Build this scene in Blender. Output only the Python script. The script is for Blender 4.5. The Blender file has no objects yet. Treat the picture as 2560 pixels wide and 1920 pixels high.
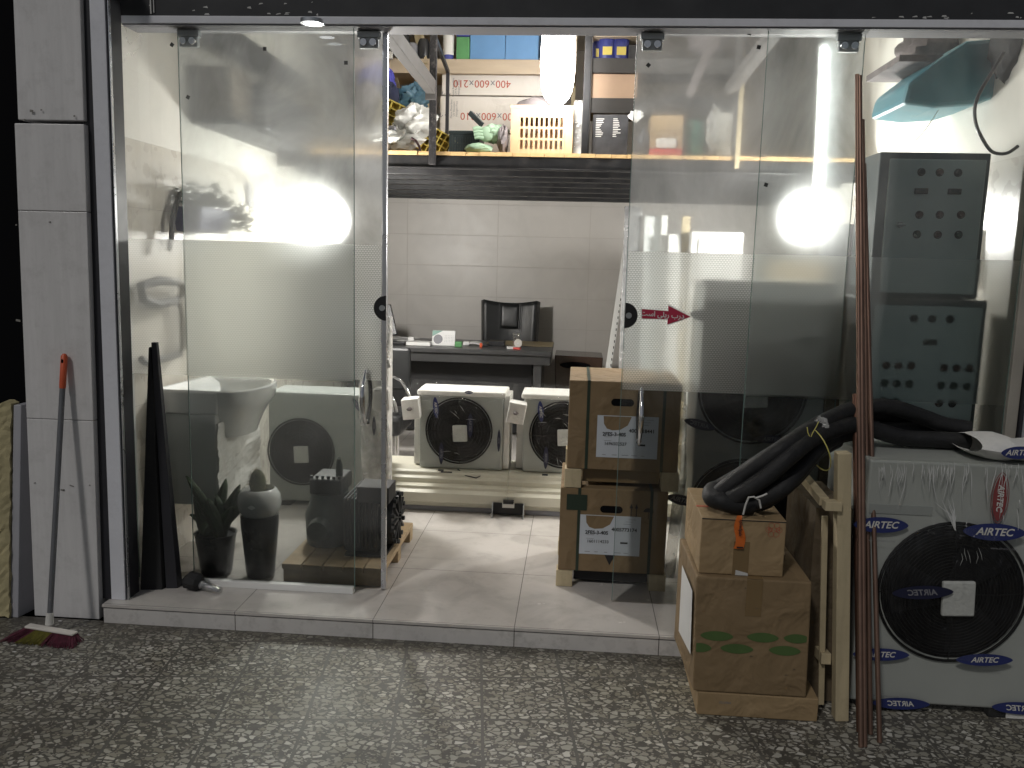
import bpy, math, random
import numpy as np
from math import sin, cos, pi, radians
random.seed(7)
rng = np.random.RandomState(5)

# ------------------------------------------------------------------ camera, world, light
sc = bpy.context.scene
PITCH, ROLL, YAW, F = 0.14510654, 0.02590074, -0.07273336, 2106.56
CAM = np.array([0.80656, -3.32722, 1.51619])
def axes():
    f = np.array([sin(YAW)*cos(PITCH), cos(YAW)*cos(PITCH), -sin(PITCH)])
    x0 = np.array([cos(YAW), -sin(YAW), 0]); u0 = np.cross(x0, f)
    return x0*cos(ROLL)+u0*sin(ROLL), u0*cos(ROLL)-x0*sin(ROLL), f
AX, AU, AF = axes()
from mathutils import Matrix, Vector
cd = bpy.data.cameras.new('camera'); cam = bpy.data.objects.new('camera', cd)
sc.collection.objects.link(cam)
m = Matrix.Identity(4)
for i in range(3):
    m[i][0] = AX[i]; m[i][1] = AU[i]; m[i][2] = -AF[i]; m[i][3] = CAM[i]
cam.matrix_world = m
cd.sensor_width = 36; cd.lens = F/2560*36; cd.clip_start = .05; cd.clip_end = 500
sc.camera = cam

world = bpy.data.worlds.new('World'); sc.world = world; world.use_nodes = True
wn = world.node_tree.nodes; wl = world.node_tree.links
bg = wn['Background']; sky = wn.new('ShaderNodeTexSky'); sky.sky_type = 'NISHITA'; sky.sun_disc = False
SUN_EL, SUN_AZ = radians(46), radians(207)      # street light side: from the viewer's upper left
sky.sun_elevation = SUN_EL; sky.sun_rotation = SUN_AZ
hs = wn.new('ShaderNodeHueSaturation'); hs.inputs['Saturation'].default_value = .35
wl.new(sky.outputs[0], hs.inputs['Color']); wl.new(hs.outputs[0], bg.inputs[0]); bg.inputs[1].default_value = 0.024
sd = bpy.data.lights.new('sun', 'SUN'); so = bpy.data.objects.new('sun', sd); sc.collection.objects.link(so)
sd.energy = 0.68; sd.angle = radians(5); sd.color = (1, .965, .92)
dirv = Vector((-sin(radians(27))*cos(SUN_EL), -cos(radians(27))*cos(SUN_EL), sin(SUN_EL)))
so.rotation_euler = dirv.to_track_quat('Z', 'Y').to_euler(); so.location = (-3, -6, 5)
sc.view_settings.view_transform = 'Standard'; sc.view_settings.look = 'None'
sc.view_settings.exposure = 0; sc.view_settings.gamma = 1; sc.view_settings.use_curve_mapping = False
sc.cycles.use_denoising = True
sc.cycles.max_bounces = 12; sc.cycles.diffuse_bounces = 5; sc.cycles.glossy_bounces = 5
sc.cycles.transmission_bounces = 10; sc.cycles.transparent_max_bounces = 24
sc.cycles.sample_clamp_indirect = 4; sc.cycles.sample_clamp_direct = 0
sc.cycles.caustics_reflective = False; sc.cycles.caustics_refractive = True; sc.cycles.blur_glossy = .5

# pixel of the 2560x1920 photograph + a known plane -> world point (used for measuring the room)
def ray(px, py): return AF + AX*(px-1280)/F - AU*(py-960)/F
def aY(px, py, Y): d = ray(px, py); return CAM + d*(Y-CAM[1])/d[1]
def aZ(px, py, Z): d = ray(px, py); return CAM + d*(Z-CAM[2])/d[2]
def aX(px, py, X): d = ray(px, py); return CAM + d*(X-CAM[0])/d[0]

# ------------------------------------------------------------------ materials
def newmat(name):
    mt = bpy.data.materials.new(name); mt.use_nodes = True
    nt = mt.node_tree; nt.nodes.clear(); out = nt.nodes.new('ShaderNodeOutputMaterial')
    return mt, nt, out
def N(nt, t, **k):
    n = nt.nodes.new(t)
    for a, b in k.items(): setattr(n, a, b)
    return n
def ramp(nt, fac, stops):
    r = N(nt, 'ShaderNodeValToRGB'); e = r.color_ramp.elements
    while len(e) < len(stops): e.new(.5)
    for i, (p, c) in enumerate(stops):
        e[i].position = p; e[i].color = c if len(c) == 4 else (*c, 1)
    nt.links.new(fac, r.inputs[0]); return r
def mk(name, col, rough=.6, metal=0, var=.12, vs=6, bump=0, bs=60, coat=0, stretch=(1, 1, 1), dirt=0, dirtcol=(.05, .045, .04), spec=.5, trans=0, warp=0):
    mt, nt, out = newmat(name); L = nt.links
    p = N(nt, 'ShaderNodeBsdfPrincipled'); L.new(p.outputs[0], out.inputs[0])
    tc = N(nt, 'ShaderNodeTexCoord'); mp = N(nt, 'ShaderNodeMapping'); mp.inputs['Scale'].default_value = stretch
    L.new(tc.outputs['Object'], mp.inputs[0])
    nz = N(nt, 'ShaderNodeTexNoise'); nz.inputs['Scale'].default_value = vs; nz.inputs['Detail'].default_value = 6; nz.inputs['Roughness'].default_value = .65
    L.new(mp.outputs[0], nz.inputs[0])
    a = tuple(max(0, c*(1-var)) for c in col); b = tuple(min(1, c*(1+var)) for c in col)
    r = ramp(nt, nz.outputs[0], [(.3, a), (.7, b)]); c = r.outputs[0]
    if dirt:
        n2 = N(nt, 'ShaderNodeTexNoise'); n2.inputs['Scale'].default_value = vs*1.7+2; n2.inputs['Detail'].default_value = 8; n2.inputs['Roughness'].default_value = .75
        L.new(tc.outputs['Object'], n2.inputs[0])
        r2 = ramp(nt, n2.outputs[0], [(.5, (0, 0, 0)), (.72, (dirt, dirt, dirt))])
        mx = N(nt, 'ShaderNodeMix', data_type='RGBA'); L.new(r2.outputs[0], mx.inputs[0]); L.new(c, mx.inputs[6]); mx.inputs[7].default_value = (*dirtcol, 1); c = mx.outputs[2]
    L.new(c, p.inputs['Base Color'])
    rr = ramp(nt, nz.outputs[0], [(.3, (max(.02, rough*.85),)*3), (.7, (min(1, rough*1.15),)*3)]); L.new(rr.outputs[0], p.inputs['Roughness'])
    p.inputs['Metallic'].default_value = metal; p.inputs['Coat Weight'].default_value = coat; p.inputs['Coat Roughness'].default_value = .12
    p.inputs['Specular IOR Level'].default_value = spec
    if trans: p.inputs['Transmission Weight'].default_value = trans
    if warp:
        n6 = N(nt, 'ShaderNodeTexNoise'); n6.inputs['Scale'].default_value = 7; n6.inputs['Detail'].default_value = 3; n6.inputs['Distortion'].default_value = .6
        L.new(tc.outputs['Object'], n6.inputs[0]); bw = N(nt, 'ShaderNodeBump'); bw.inputs['Strength'].default_value = warp; bw.inputs['Distance'].default_value = .03
        L.new(n6.outputs[0], bw.inputs['Height']); L.new(bw.outputs[0], p.inputs['Normal'])
    if bump:
        n3 = N(nt, 'ShaderNodeTexNoise'); n3.inputs['Scale'].default_value = bs; n3.inputs['Detail'].default_value = 4
        L.new(mp.outputs[0], n3.inputs[0]); bp = N(nt, 'ShaderNodeBump'); bp.inputs['Strength'].default_value = min(1, bump); bp.inputs['Distance'].default_value = .004
        L.new(n3.outputs[0], bp.inputs['Height']); L.new(bp.outputs[0], p.inputs['Normal'])
        if warp: L.new(bw.outputs[0], bp.inputs['Normal'])
    return mt
def emis(name, col, s):
    mt, nt, out = newmat(name); e = N(nt, 'ShaderNodeEmission'); e.inputs[0].default_value = (*col, 1); e.inputs[1].default_value = s
    nt.links.new(e.outputs[0], out.inputs[0]); return mt
def mathn(nt, op, a, b=None, c=None, clamp=False):
    n = N(nt, 'ShaderNodeMath', operation=op, use_clamp=clamp)
    for i, v in enumerate((a, b, c)):
        if v is None: continue
        if isinstance(v, (int, float)): n.inputs[i].default_value = v
        else: nt.links.new(v, n.inputs[i])
    return n.outputs[0]
def joint_mask(nt, coord, period, offset, halfw):
    # 1 inside the joint line
    t = mathn(nt, 'ADD', coord, -offset + period*1000)
    t = mathn(nt, 'MODULO', t, period)
    d = mathn(nt, 'MINIMUM', t, mathn(nt, 'SUBTRACT', period, t))
    return mathn(nt, 'LESS_THAN', d, halfw)
def tilemat(name, col, ax, per, off, hw, jcol, rough=.25, var=.06, veins=.0, vs=2.5, plaster=None, dirt=.0, dirtcol=(.1, .09, .08)):
    """tiles in world coordinates; ax = two axis indices"""
    mt, nt, out = newmat(name); L = nt.links
    p = N(nt, 'ShaderNodeBsdfPrincipled'); L.new(p.outputs[0], out.inputs[0])
    g = N(nt, 'ShaderNodeNewGeometry'); s = N(nt, 'ShaderNodeSeparateXYZ'); L.new(g.outputs['Position'], s.inputs[0])
    m1 = joint_mask(nt, s.outputs[ax[0]], per[0], off[0], hw); m2 = joint_mask(nt, s.outputs[ax[1]], per[1], off[1], hw)
    jm = mathn(nt, 'MAXIMUM', m1, m2)
    nz = N(nt, 'ShaderNodeTexNoise'); nz.inputs['Scale'].default_value = vs; nz.inputs['Detail'].default_value = 7; nz.inputs['Distortion'].default_value = 1.2
    L.new(g.outputs['Position'], nz.inputs[0])
    r = ramp(nt, nz.outputs[0], [(.35, tuple(c*(1-var-veins) for c in col)), (.5, col), (.7, tuple(min(1, c*(1+var)) for c in col))])
    c = r.outputs[0]
    if dirt:
        n2 = N(nt, 'ShaderNodeTexNoise'); n2.inputs['Scale'].default_value = 9; n2.inputs['Detail'].default_value = 9; n2.inputs['Roughness'].default_value = .75
        L.new(g.outputs['Position'], n2.inputs[0]); r2 = ramp(nt, n2.outputs[0], [(.52, (0, 0, 0)), (.75, (dirt,)*3)])
        mx = N(nt, 'ShaderNodeMix', data_type='RGBA'); L.new(r2.outputs[0], mx.inputs[0]); L.new(c, mx.inputs[6]); mx.inputs[7].default_value = (*dirtcol, 1); c = mx.outputs[2]
    mx = N(nt, 'ShaderNodeMix', data_type='RGBA'); L.new(jm, mx.inputs[0]); L.new(c, mx.inputs[6]); mx.inputs[7].default_value = (*jcol, 1); c = mx.outputs[2]
    ro = mathn(nt, 'MULTIPLY_ADD', jm, .5, rough)
    if plaster:
        zc, pc = plaster
        up = mathn(nt, 'GREATER_THAN', s.outputs[2], zc)
        mx = N(nt, 'ShaderNodeMix', data_type='RGBA'); L.new(up, mx.inputs[0]); L.new(c, mx.inputs[6])
        n4 = N(nt, 'ShaderNodeTexNoise'); n4.inputs['Scale'].default_value = 3; n4.inputs['Detail'].default_value = 6; L.new(g.outputs['Position'], n4.inputs[0])
        r4 = ramp(nt, n4.outputs[0], [(.35, tuple(x*.93 for x in pc)), (.7, pc)]); L.new(r4.outputs[0], mx.inputs[7]); c = mx.outputs[2]
        ro = mathn(nt, 'MULTIPLY_ADD', up, .5, ro, clamp=True)
    n5 = N(nt, 'ShaderNodeTexNoise'); n5.inputs['Scale'].default_value = 12; L.new(g.outputs['Position'], n5.inputs[0])
    ro = mathn(nt, 'MULTIPLY_ADD', n5.outputs[0], .18, ro)
    L.new(c, p.inputs['Base Color']); L.new(ro, p.inputs['Roughness'])
    bp = N(nt, 'ShaderNodeBump'); bp.inputs['Strength'].default_value = .6; bp.inputs['Distance'].default_value = .0015
    L.new(mathn(nt, 'SUBTRACT', 1, jm), bp.inputs['Height']); L.new(bp.outputs[0], p.inputs['Normal'])
    return mt

def terrazzo():
    mt, nt, out = newmat('terrazzo'); L = nt.links
    p = N(nt, 'ShaderNodeBsdfPrincipled'); L.new(p.outputs[0], out.inputs[0])
    g = N(nt, 'ShaderNodeNewGeometry'); s = N(nt, 'ShaderNodeSeparateXYZ'); L.new(g.outputs['Position'], s.inputs[0])
    mp = N(nt, 'ShaderNodeMapping'); mp.inputs['Scale'].default_value = (.85, 1.15, 0); L.new(g.outputs['Position'], mp.inputs[0])
    wz = N(nt, 'ShaderNodeTexNoise'); wz.inputs['Scale'].default_value = 30; wz.inputs['Detail'].default_value = 3; L.new(mp.outputs[0], wz.inputs[0])
    va = N(nt, 'ShaderNodeVectorMath', operation='SCALE'); L.new(wz.outputs['Color'], va.inputs[0]); va.inputs['Scale'].default_value = .012
    vb = N(nt, 'ShaderNodeVectorMath', operation='ADD'); L.new(mp.outputs[0], vb.inputs[0]); L.new(va.outputs[0], vb.inputs[1])
    masks = []; cols = []
    for sc_, th in ((38, .085), (85, .1)):
        e = N(nt, 'ShaderNodeTexVoronoi', feature='DISTANCE_TO_EDGE'); e.inputs['Scale'].default_value = sc_; L.new(vb.outputs[0], e.inputs['Vector'])
        v = N(nt, 'ShaderNodeTexVoronoi', feature='F1'); v.inputs['Scale'].default_value = sc_; L.new(vb.outputs[0], v.inputs['Vector'])
        sp = N(nt, 'ShaderNodeSeparateColor'); L.new(v.outputs['Color'], sp.inputs[0])
        t = mathn(nt, 'MULTIPLY_ADD', sp.outputs[0], .13, th)
        k = mathn(nt, 'GREATER_THAN', e.outputs['Distance'], t)
        keep = mathn(nt, 'GREATER_THAN', sp.outputs[1], .13 if sc_ < 80 else .45)
        masks.append(mathn(nt, 'MULTIPLY', k, keep)); cols.append(sp.outputs[2])
    c1 = ramp(nt, cols[0], [(0, (.24, .23, .185)), (.35, (.40, .39, .345)), (.7, (.52, .51, .465)), (1, (.66, .65, .605))])
    c2 = ramp(nt, cols[1], [(0, (.22, .20, .16)), (1, (.42, .41, .36))])
    mortar = ramp(nt, wz.outputs[0], [(.3, (.068, .064, .056)), (.7, (.12, .113, .10))])
    a = N(nt, 'ShaderNodeMix', data_type='RGBA'); L.new(masks[1], a.inputs[0]); L.new(mortar.outputs[0], a.inputs[6]); L.new(c2.outputs[0], a.inputs[7])
    b = N(nt, 'ShaderNodeMix', data_type='RGBA'); L.new(masks[0], b.inputs[0]); L.new(a.outputs[2], b.inputs[6]); L.new(c1.outputs[0], b.inputs[7])
    # dirt in large soft patches, more of it along the foot of the step, plus painted shading to the left
    dn = N(nt, 'ShaderNodeTexNoise'); dn.inputs['Scale'].default_value = 2.6; dn.inputs['Detail'].default_value = 9; dn.inputs['Roughness'].default_value = .72; L.new(g.outputs['Position'], dn.inputs[0])
    near = mathn(nt, 'MULTIPLY_ADD', s.outputs[1], 2.6, .62, clamp=True)       # 1 close to the step
    left = mathn(nt, 'MULTIPLY_ADD', s.outputs[0], -.9, -.35, clamp=True)  # uneven lighting put into the colour: darker to the left
    dm = mathn(nt, 'ADD', mathn(nt, 'MULTIPLY', dn.outputs[0], 1.0), mathn(nt, 'ADD', mathn(nt, 'MULTIPLY', near, .42), mathn(nt, 'MULTIPLY', left, .14)))
    dr = ramp(nt, dm, [(.52, (0, 0, 0)), (.95, (.9, .9, .9))])
    c = N(nt, 'ShaderNodeMix', data_type='RGBA'); L.new(dr.outputs[0], c.inputs[0]); L.new(b.outputs[2], c.inputs[6]); c.inputs[7].default_value = (.075, .068, .058, 1)
    dn2 = N(nt, 'ShaderNodeTexNoise'); dn2.inputs['Scale'].default_value = 1.1; dn2.inputs['Detail'].default_value = 5; L.new(g.outputs['Position'], dn2.inputs[0])
    yr = ramp(nt, dn2.outputs[0], [(.3, (1.02, 1.02, 1.03)), (.7, (.86, .83, .74))])
    c3 = N(nt, 'ShaderNodeMix', data_type='RGBA', blend_type='MULTIPLY'); c3.inputs[0].default_value = 1; L.new(c.outputs[2], c3.inputs[6]); L.new(yr.outputs[0], c3.inputs[7])
    ca = mathn(nt, 'ADD', mathn(nt, 'MULTIPLY', s.outputs[0], .9928), mathn(nt, 'MULTIPLY', s.outputs[1], .1197))
    cb = mathn(nt, 'ADD', mathn(nt, 'MULTIPLY', s.outputs[0], -.1197), mathn(nt, 'MULTIPLY', s.outputs[1], .9928))
    wob = mathn(nt, 'MULTIPLY_ADD', wz.outputs[0], .006, -.003)
    jm = mathn(nt, 'MAXIMUM', joint_mask(nt, mathn(nt, 'ADD', ca, wob), .308, .459, .0054), joint_mask(nt, mathn(nt, 'ADD', cb, wob), .302, -.333, .0054))
    d = N(nt, 'ShaderNodeMix', data_type='RGBA'); L.new(jm, d.inputs[0]); L.new(c3.outputs[2], d.inputs[6]); d.inputs[7].default_value = (.10, .094, .082, 1)
    L.new(d.outputs[2], p.inputs['Base Color'])
    ro = mathn(nt, 'MULTIPLY_ADD', dn.outputs[0], .4, .32); L.new(ro, p.inputs['Roughness'])
    bp = N(nt, 'ShaderNodeBump'); bp.inputs['Strength'].default_value = .5; bp.inputs['Distance'].default_value = .002
    L.new(masks[0], bp.inputs['Height']); L.new(bp.outputs[0], p.inputs['Normal'])
    return mt

def glassmat(name, haze=.3, blur=.3, white=.05, tint=(.9, .95, .93), ior=1.03, rough=.75, clear_edge=False):
    """dirty window glass: clear + slightly scattering + a veil of dust + reflection"""
    mt, nt, out = newmat(name); L = nt.links
    g = N(nt, 'ShaderNodeNewGeometry')
    tr = N(nt, 'ShaderNodeBsdfTransparent'); tr.inputs[0].default_value = (*tint, 1)
    rf = N(nt, 'ShaderNodeBsdfRefraction'); rf.inputs['Color'].default_value = (*tint, 1); rf.inputs['IOR'].default_value = ior; rf.inputs['Roughness'].default_value = rough
    tl = N(nt, 'ShaderNodeBsdfTranslucent'); tl.inputs[0].default_value = (.85, .86, .86, 1)
    df = N(nt, 'ShaderNodeBsdfDiffuse'); df.inputs[0].default_value = (.55, .58, .58, 1)
    gl = N(nt, 'ShaderNodeBsdfGlossy'); gl.inputs['Roughness'].default_value = .02
    mp = N(nt, 'ShaderNodeMapping'); mp.inputs['Scale'].default_value = (1.3, 1, .8); L.new(g.outputs['Position'], mp.inputs[0])
    nz = N(nt, 'ShaderNodeTexNoise'); nz.inputs['Scale'].default_value = 2.0; nz.inputs['Detail'].default_value = 6; nz.inputs['Roughness'].default_value = .55; nz.inputs['Distortion'].default_value = .8
    L.new(mp.outputs[0], nz.inputs[0])
    sm = ramp(nt, nz.outputs[0], [(.32, (0, 0, 0)), (.68, (1, 1, 1))])
    sz = N(nt, 'ShaderNodeSeparateXYZ'); L.new(g.outputs['Position'], sz.inputs[0])
    up = mathn(nt, 'MULTIPLY_ADD', sz.outputs[2], 1.2, -1.1, clamp=True)      # the upper half is never wiped
    up = mathn(nt, 'MULTIPLY_ADD', up, .83, .17)
    bl = mathn(nt, 'MULTIPLY', mathn(nt, 'MULTIPLY_ADD', sm.outputs[0], blur*.9, blur*.45, clamp=True), up)
    rf2 = N(nt, 'ShaderNodeBsdfRefraction'); rf2.inputs['Color'].default_value = (*tint, 1); rf2.inputs['IOR'].default_value = 1.10; rf2.inputs['Roughness'].default_value = .55
    rf3 = N(nt, 'ShaderNodeBsdfRefraction'); rf3.inputs['Color'].default_value = (*tint, 1); rf3.inputs['IOR'].default_value = 1.28; rf3.inputs['Roughness'].default_value = .55
    r0 = N(nt, 'ShaderNodeMixShader'); r0.inputs[0].default_value = .22; L.new(rf2.outputs[0], r0.inputs[1]); L.new(rf3.outputs[0], r0.inputs[2])
    rm = N(nt, 'ShaderNodeMixShader'); rm.inputs[0].default_value = .36; L.new(rf.outputs[0], rm.inputs[1]); L.new(r0.outputs[0], rm.inputs[2])
    m1 = N(nt, 'ShaderNodeMixShader'); L.new(bl, m1.inputs[0]); L.new(tr.outputs[0], m1.inputs[1]); L.new(rm.outputs[0], m1.inputs[2])
    wsm = mathn(nt, 'MULTIPLY', mathn(nt, 'MULTIPLY_ADD', sm.outputs[0], white, white*.5, clamp=True), up)
    vd = N(nt, 'ShaderNodeMixShader'); vd.inputs[0].default_value = .3; L.new(tl.outputs[0], vd.inputs[1]); L.new(df.outputs[0], vd.inputs[2])
    m2 = N(nt, 'ShaderNodeMixShader'); L.new(wsm, m2.inputs[0]); L.new(m1.outputs[0], m2.inputs[1]); L.new(vd.outputs[0], m2.inputs[2])
    fr = N(nt, 'ShaderNodeFresnel'); fr.inputs[0].default_value = 1.45
    m3 = N(nt, 'ShaderNodeMixShader'); L.new(fr.outputs[0], m3.inputs[0]); L.new(m2.outputs[0], m3.inputs[1]); L.new(gl.outputs[0], m3.inputs[2])
    L.new(m3.outputs[0], out.inputs[0]); return mt

def prismfilm(name, gap=.60, tgap=.80, ior=1.12, k1=.72, k0=.02):
    mt, nt, out = newmat(name); L = nt.links
    g = N(nt, 'ShaderNodeNewGeometry'); s = N(nt, 'ShaderNodeSeparateXYZ'); L.new(g.outputs['Position'], s.inputs[0])
    P = .0125; Q = .0085
    row = mathn(nt, 'FLOOR', mathn(nt, 'DIVIDE', s.outputs[2], Q))
    odd = mathn(nt, 'MODULO', mathn(nt, 'ADD', row, 1000), 2)
    xx = mathn(nt, 'MULTIPLY_ADD', odd, P/2, s.outputs[0])
    fx = mathn(nt, 'SUBTRACT', mathn(nt, 'FRACT', mathn(nt, 'DIVIDE', mathn(nt, 'ADD', xx, 50), P)), .5)
    fz = mathn(nt, 'SUBTRACT', mathn(nt, 'FRACT', mathn(nt, 'DIVIDE', mathn(nt, 'ADD', s.outputs[2], 50), Q)), .5)
    d = mathn(nt, 'SQRT', mathn(nt, 'ADD', mathn(nt, 'MULTIPLY', fx, fx), mathn(nt, 'MULTIPLY', mathn(nt, 'MULTIPLY', fz, fz), .8)))
    dot = ramp(nt, d, [(.20, (1, 1, 1)), (.42, (0, 0, 0))])
    tr = N(nt, 'ShaderNodeBsdfTransparent'); tr.inputs[0].default_value = (tgap, tgap*1.01, tgap, 1)
    rf = N(nt, 'ShaderNodeBsdfRefraction'); rf.inputs['Color'].default_value = (gap, gap*1.01, gap, 1); rf.inputs['IOR'].default_value = ior; rf.inputs['Roughness'].default_value = .6
    tl = N(nt, 'ShaderNodeBsdfTranslucent'); tl.inputs[0].default_value = (.97, .97, .96, 1)
    df = N(nt, 'ShaderNodeBsdfDiffuse'); df.inputs[0].default_value = (.7, .72, .71, 1)
    w0 = N(nt, 'ShaderNodeMixShader'); w0.inputs[0].default_value = .10; L.new(tl.outputs[0], w0.inputs[1]); L.new(df.outputs[0], w0.inputs[2])
    rw = N(nt, 'ShaderNodeBsdfRefraction'); rw.inputs['Color'].default_value = (1, 1, 1, 1); rw.inputs['IOR'].default_value = 1.0+(ior-1)*4.2; rw.inputs['Roughness'].default_value = .6
    w = N(nt, 'ShaderNodeMixShader'); w.inputs[0].default_value = .62; L.new(w0.outputs[0], w.inputs[1]); L.new(rw.outputs[0], w.inputs[2])
    a = N(nt, 'ShaderNodeMixShader'); a.inputs[0].default_value = .88; L.new(tr.outputs[0], a.inputs[1]); L.new(rf.outputs[0], a.inputs[2])
    k = mathn(nt, 'MULTIPLY_ADD', dot.outputs[0], k1, k0)
    b = N(nt, 'ShaderNodeMixShader'); L.new(k, b.inputs[0]); L.new(a.outputs[0], b.inputs[1]); L.new(w.outputs[0], b.inputs[2])
    L.new(b.outputs[0], out.inputs[0]); return mt

def wrapmat(name, gloss=.10, milky=.10, rough=.12, bs=14, stretch=(3, 3, 1), bump=.9):
    mt, nt, out = newmat(name); L = nt.links
    tc = N(nt, 'ShaderNodeTexCoord'); mp = N(nt, 'ShaderNodeMapping'); mp.inputs['Scale'].default_value = stretch; L.new(tc.outputs['Object'], mp.inputs[0])
    nz = N(nt, 'ShaderNodeTexNoise'); nz.inputs['Scale'].default_value = bs; nz.inputs['Detail'].default_value = 3; nz.inputs['Distortion'].default_value = 1.6; L.new(mp.outputs[0], nz.inputs[0])
    bp = N(nt, 'ShaderNodeBump'); bp.inputs['Strength'].default_value = bump; bp.inputs['Distance'].default_value = .035; L.new(nz.outputs[0], bp.inputs['Height'])
    tr = N(nt, 'ShaderNodeBsdfTransparent'); tr.inputs[0].default_value = (.95, .95, .94, 1)
    gl = N(nt, 'ShaderNodeBsdfGlossy'); gl.inputs['Roughness'].default_value = rough; L.new(bp.outputs[0], gl.inputs['Normal'])
    df = N(nt, 'ShaderNodeBsdfDiffuse'); df.inputs[0].default_value = (.72, .72, .70, 1)
    n2 = N(nt, 'ShaderNodeTexNoise'); n2.inputs['Scale'].default_value = bs*.5; n2.inputs['Detail'].default_value = 4; L.new(tc.outputs['Object'], n2.inputs[0])
    r = ramp(nt, n2.outputs[0], [(.4, (milky*.3,)*3), (.75, (min(1, milky*2),)*3)])
    a = N(nt, 'ShaderNodeMixShader'); L.new(r.outputs[0], a.inputs[0]); L.new(tr.outputs[0], a.inputs[1]); L.new(df.outputs[0], a.inputs[2])
    b = N(nt, 'ShaderNodeMixShader'); b.inputs[0].default_value = gloss; L.new(a.outputs[0], b.inputs[1]); L.new(gl.outputs[0], b.inputs[2])
    L.new(b.outputs[0], out.inputs[0]); return mt

M = {}
M['terrazzo'] = terrazzo()
M['floor'] = tilemat('shop_floor_tile', (.56, .53, .50), (0, 1), (.6, .6), (0, .6*.02), .0018, (.16, .15, .14), rough=.14, var=.05, veins=.10, vs=3.2, dirt=.35, dirtcol=(.27, .25, .23))
M['riser'] = tilemat('riser_tile', (.62, .60, .58), (0, 1), (.6, 9), (0, 4), .0018, (.10, .09, .08), rough=.2, var=.06, dirt=.5, dirtcol=(.2, .19, .17))
M['side_wall'] = tilemat('side_wall_tile', (.56, .53, .47), (1, 2), (.9, .3), (.35, .21), .0015, (.45, .43, .39), rough=.2, plaster=(2.01, (.69, .67, .61)))
M['back_wall'] = tilemat('back_wall_tile', (.53, .505, .475), (0, 2), (.9, .3), (.02, .255), .0022, (.47, .44, .41), rough=.3)
M['plaster'] = mk('plaster', (.72, .69, .61), .8, var=.06, vs=3)
M['pillar'] = mk('pillar_stone', (.70, .69, .69), .22, var=.07, vs=5, stretch=(6, 6, .5), bump=.15, bs=200, dirt=.35, dirtcol=(.42, .41, .40))
M['stain'] = mk('stain', (.25, .24, .22), .7)
M['white_alu'] = mk('white_aluminium', (.74, .75, .80), .35, var=.04, dirt=.12)
M['silver'] = mk('silver_aluminium', (.62, .63, .66), .28, metal=.9, var=.06)
M['beige_alu'] = mk('beige_aluminium', (.42, .39, .34), .4, metal=.3, var=.1)
M['black_frame'] = mk('black_frame', (.022, .022, .028), .5, var=.2)
M['fascia'] = mk('black_fascia', (.03, .031, .034), .42, var=.35, vs=3)
M['flake'] = mk('torn_film', (.55, .55, .54), .6, var=.2)
M['glass_edge'] = mk('glass_edge', (.16, .24, .22), .2, var=.05)
M['glass_front'] = glassmat('front_glass', blur=.14, white=.07, rough=.7, ior=1.02, tint=(.76, .775, .765))
M['glass_slide'] = glassmat('sliding_glass', blur=.85, white=.20, rough=.75, ior=1.03, tint=(.73, .755, .745))
M['glass_slide_r'] = glassmat('sliding_glass_clear', blur=.42, white=.12, rough=.65, ior=1.02, tint=(.88, .905, .895))
M['film_strip'] = prismfilm('prism_film', gap=.66, tgap=.78, ior=1.05, k1=.90, k0=.03)
M['film_weak'] = prismfilm('prism_film_inner', gap=.93, tgap=.95, ior=1.05, k1=.80, k0=.0)
M['film_clear'] = prismfilm('prism_film_clear', gap=.95, tgap=.97, ior=1.04, k1=.20, k0=.0)
M['glass_right'] = glassmat('right_front_glass', blur=.12, white=.06, rough=.7, ior=1.02, tint=(.89, .92, .915))
M['sticker'] = mk('dark_sticker', (.03, .032, .03), .5)
M['red'] = mk('red_sticker', (.48, .03, .075), .4, var=.05)
M['white'] = mk('white_paint', (.78, .78, .76), .5, var=.04)
M['white_dull'] = mk('white_dull', (.62, .61, .58), .6, var=.08)
M['ink'] = mk('black_ink', (.015, .015, .017), .6, var=.1)
M['greyink'] = mk('grey_ink', (.2, .2, .22), .6)
M['redink'] = mk('red_ink', (.45, .09, .05), .6)
M['blueink'] = mk('blue_print', (.025, .035, .14), .35, var=.1)
M['inkoval_dark'] = mk('dark_print', (.012, .014, .04), .35, var=.1)
M['redoval'] = mk('dull_red_print', (.22, .05, .05), .4)
M['rail_grey'] = mk('rail_grey', (.07, .07, .068), .7, spec=.2)
M['profile_grey'] = mk('profile_grey', (.42, .43, .42), .6, var=.05)
M['glint'] = mk('wrap_glint', (.62, .63, .62), .18, var=.02, spec=.8)  # pale colour stands for highlights on the wrap
M['greenink'] = mk('green_print', (.07, .125, .035), .7)
M['chrome'] = mk('chrome', (.75, .75, .76), .1, metal=1, var=.03)
M['steel'] = mk('brushed_steel', (.40, .42, .43), .4, metal=.5, var=.08)
M['black_plastic'] = mk('black_plastic', (.014, .014, .016), .35, var=.2)
M['black_matt'] = mk('black_matt', (.012, .012, .013), .7, var=.3)
M['foam_tube'] = mk('black_foam_tube', (.012, .012, .013), .62, var=.25, bump=.4, bs=220, spec=.45, warp=.5, dirt=.35, dirtcol=(.045, .043, .04))
M['beam'] = mk('black_beam', (.014, .014, .015), .42, var=.4, vs=5, spec=.25, dirt=.2, dirtcol=(.09, .08, .07))
M['grey_beam'] = mk('grey_beam', (.06, .056, .053), .7, var=.25, vs=6, dirt=.4, dirtcol=(.05, .05, .05))
M['rust_post'] = mk('rusty_post', (.022, .021, .022), .75, var=.4, vs=14, spec=.2, dirt=.55, dirtcol=(.22, .2, .19))
M['plank'] = mk('pine_plank', (.55, .37, .17), .65, var=.22, vs=12, stretch=(1, .12, 1), bump=.3)
M['shelfwood'] = mk('shelf_wood', (.42, .34, .25), .6, var=.15, vs=9, stretch=(.15, 1, 1))
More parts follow.
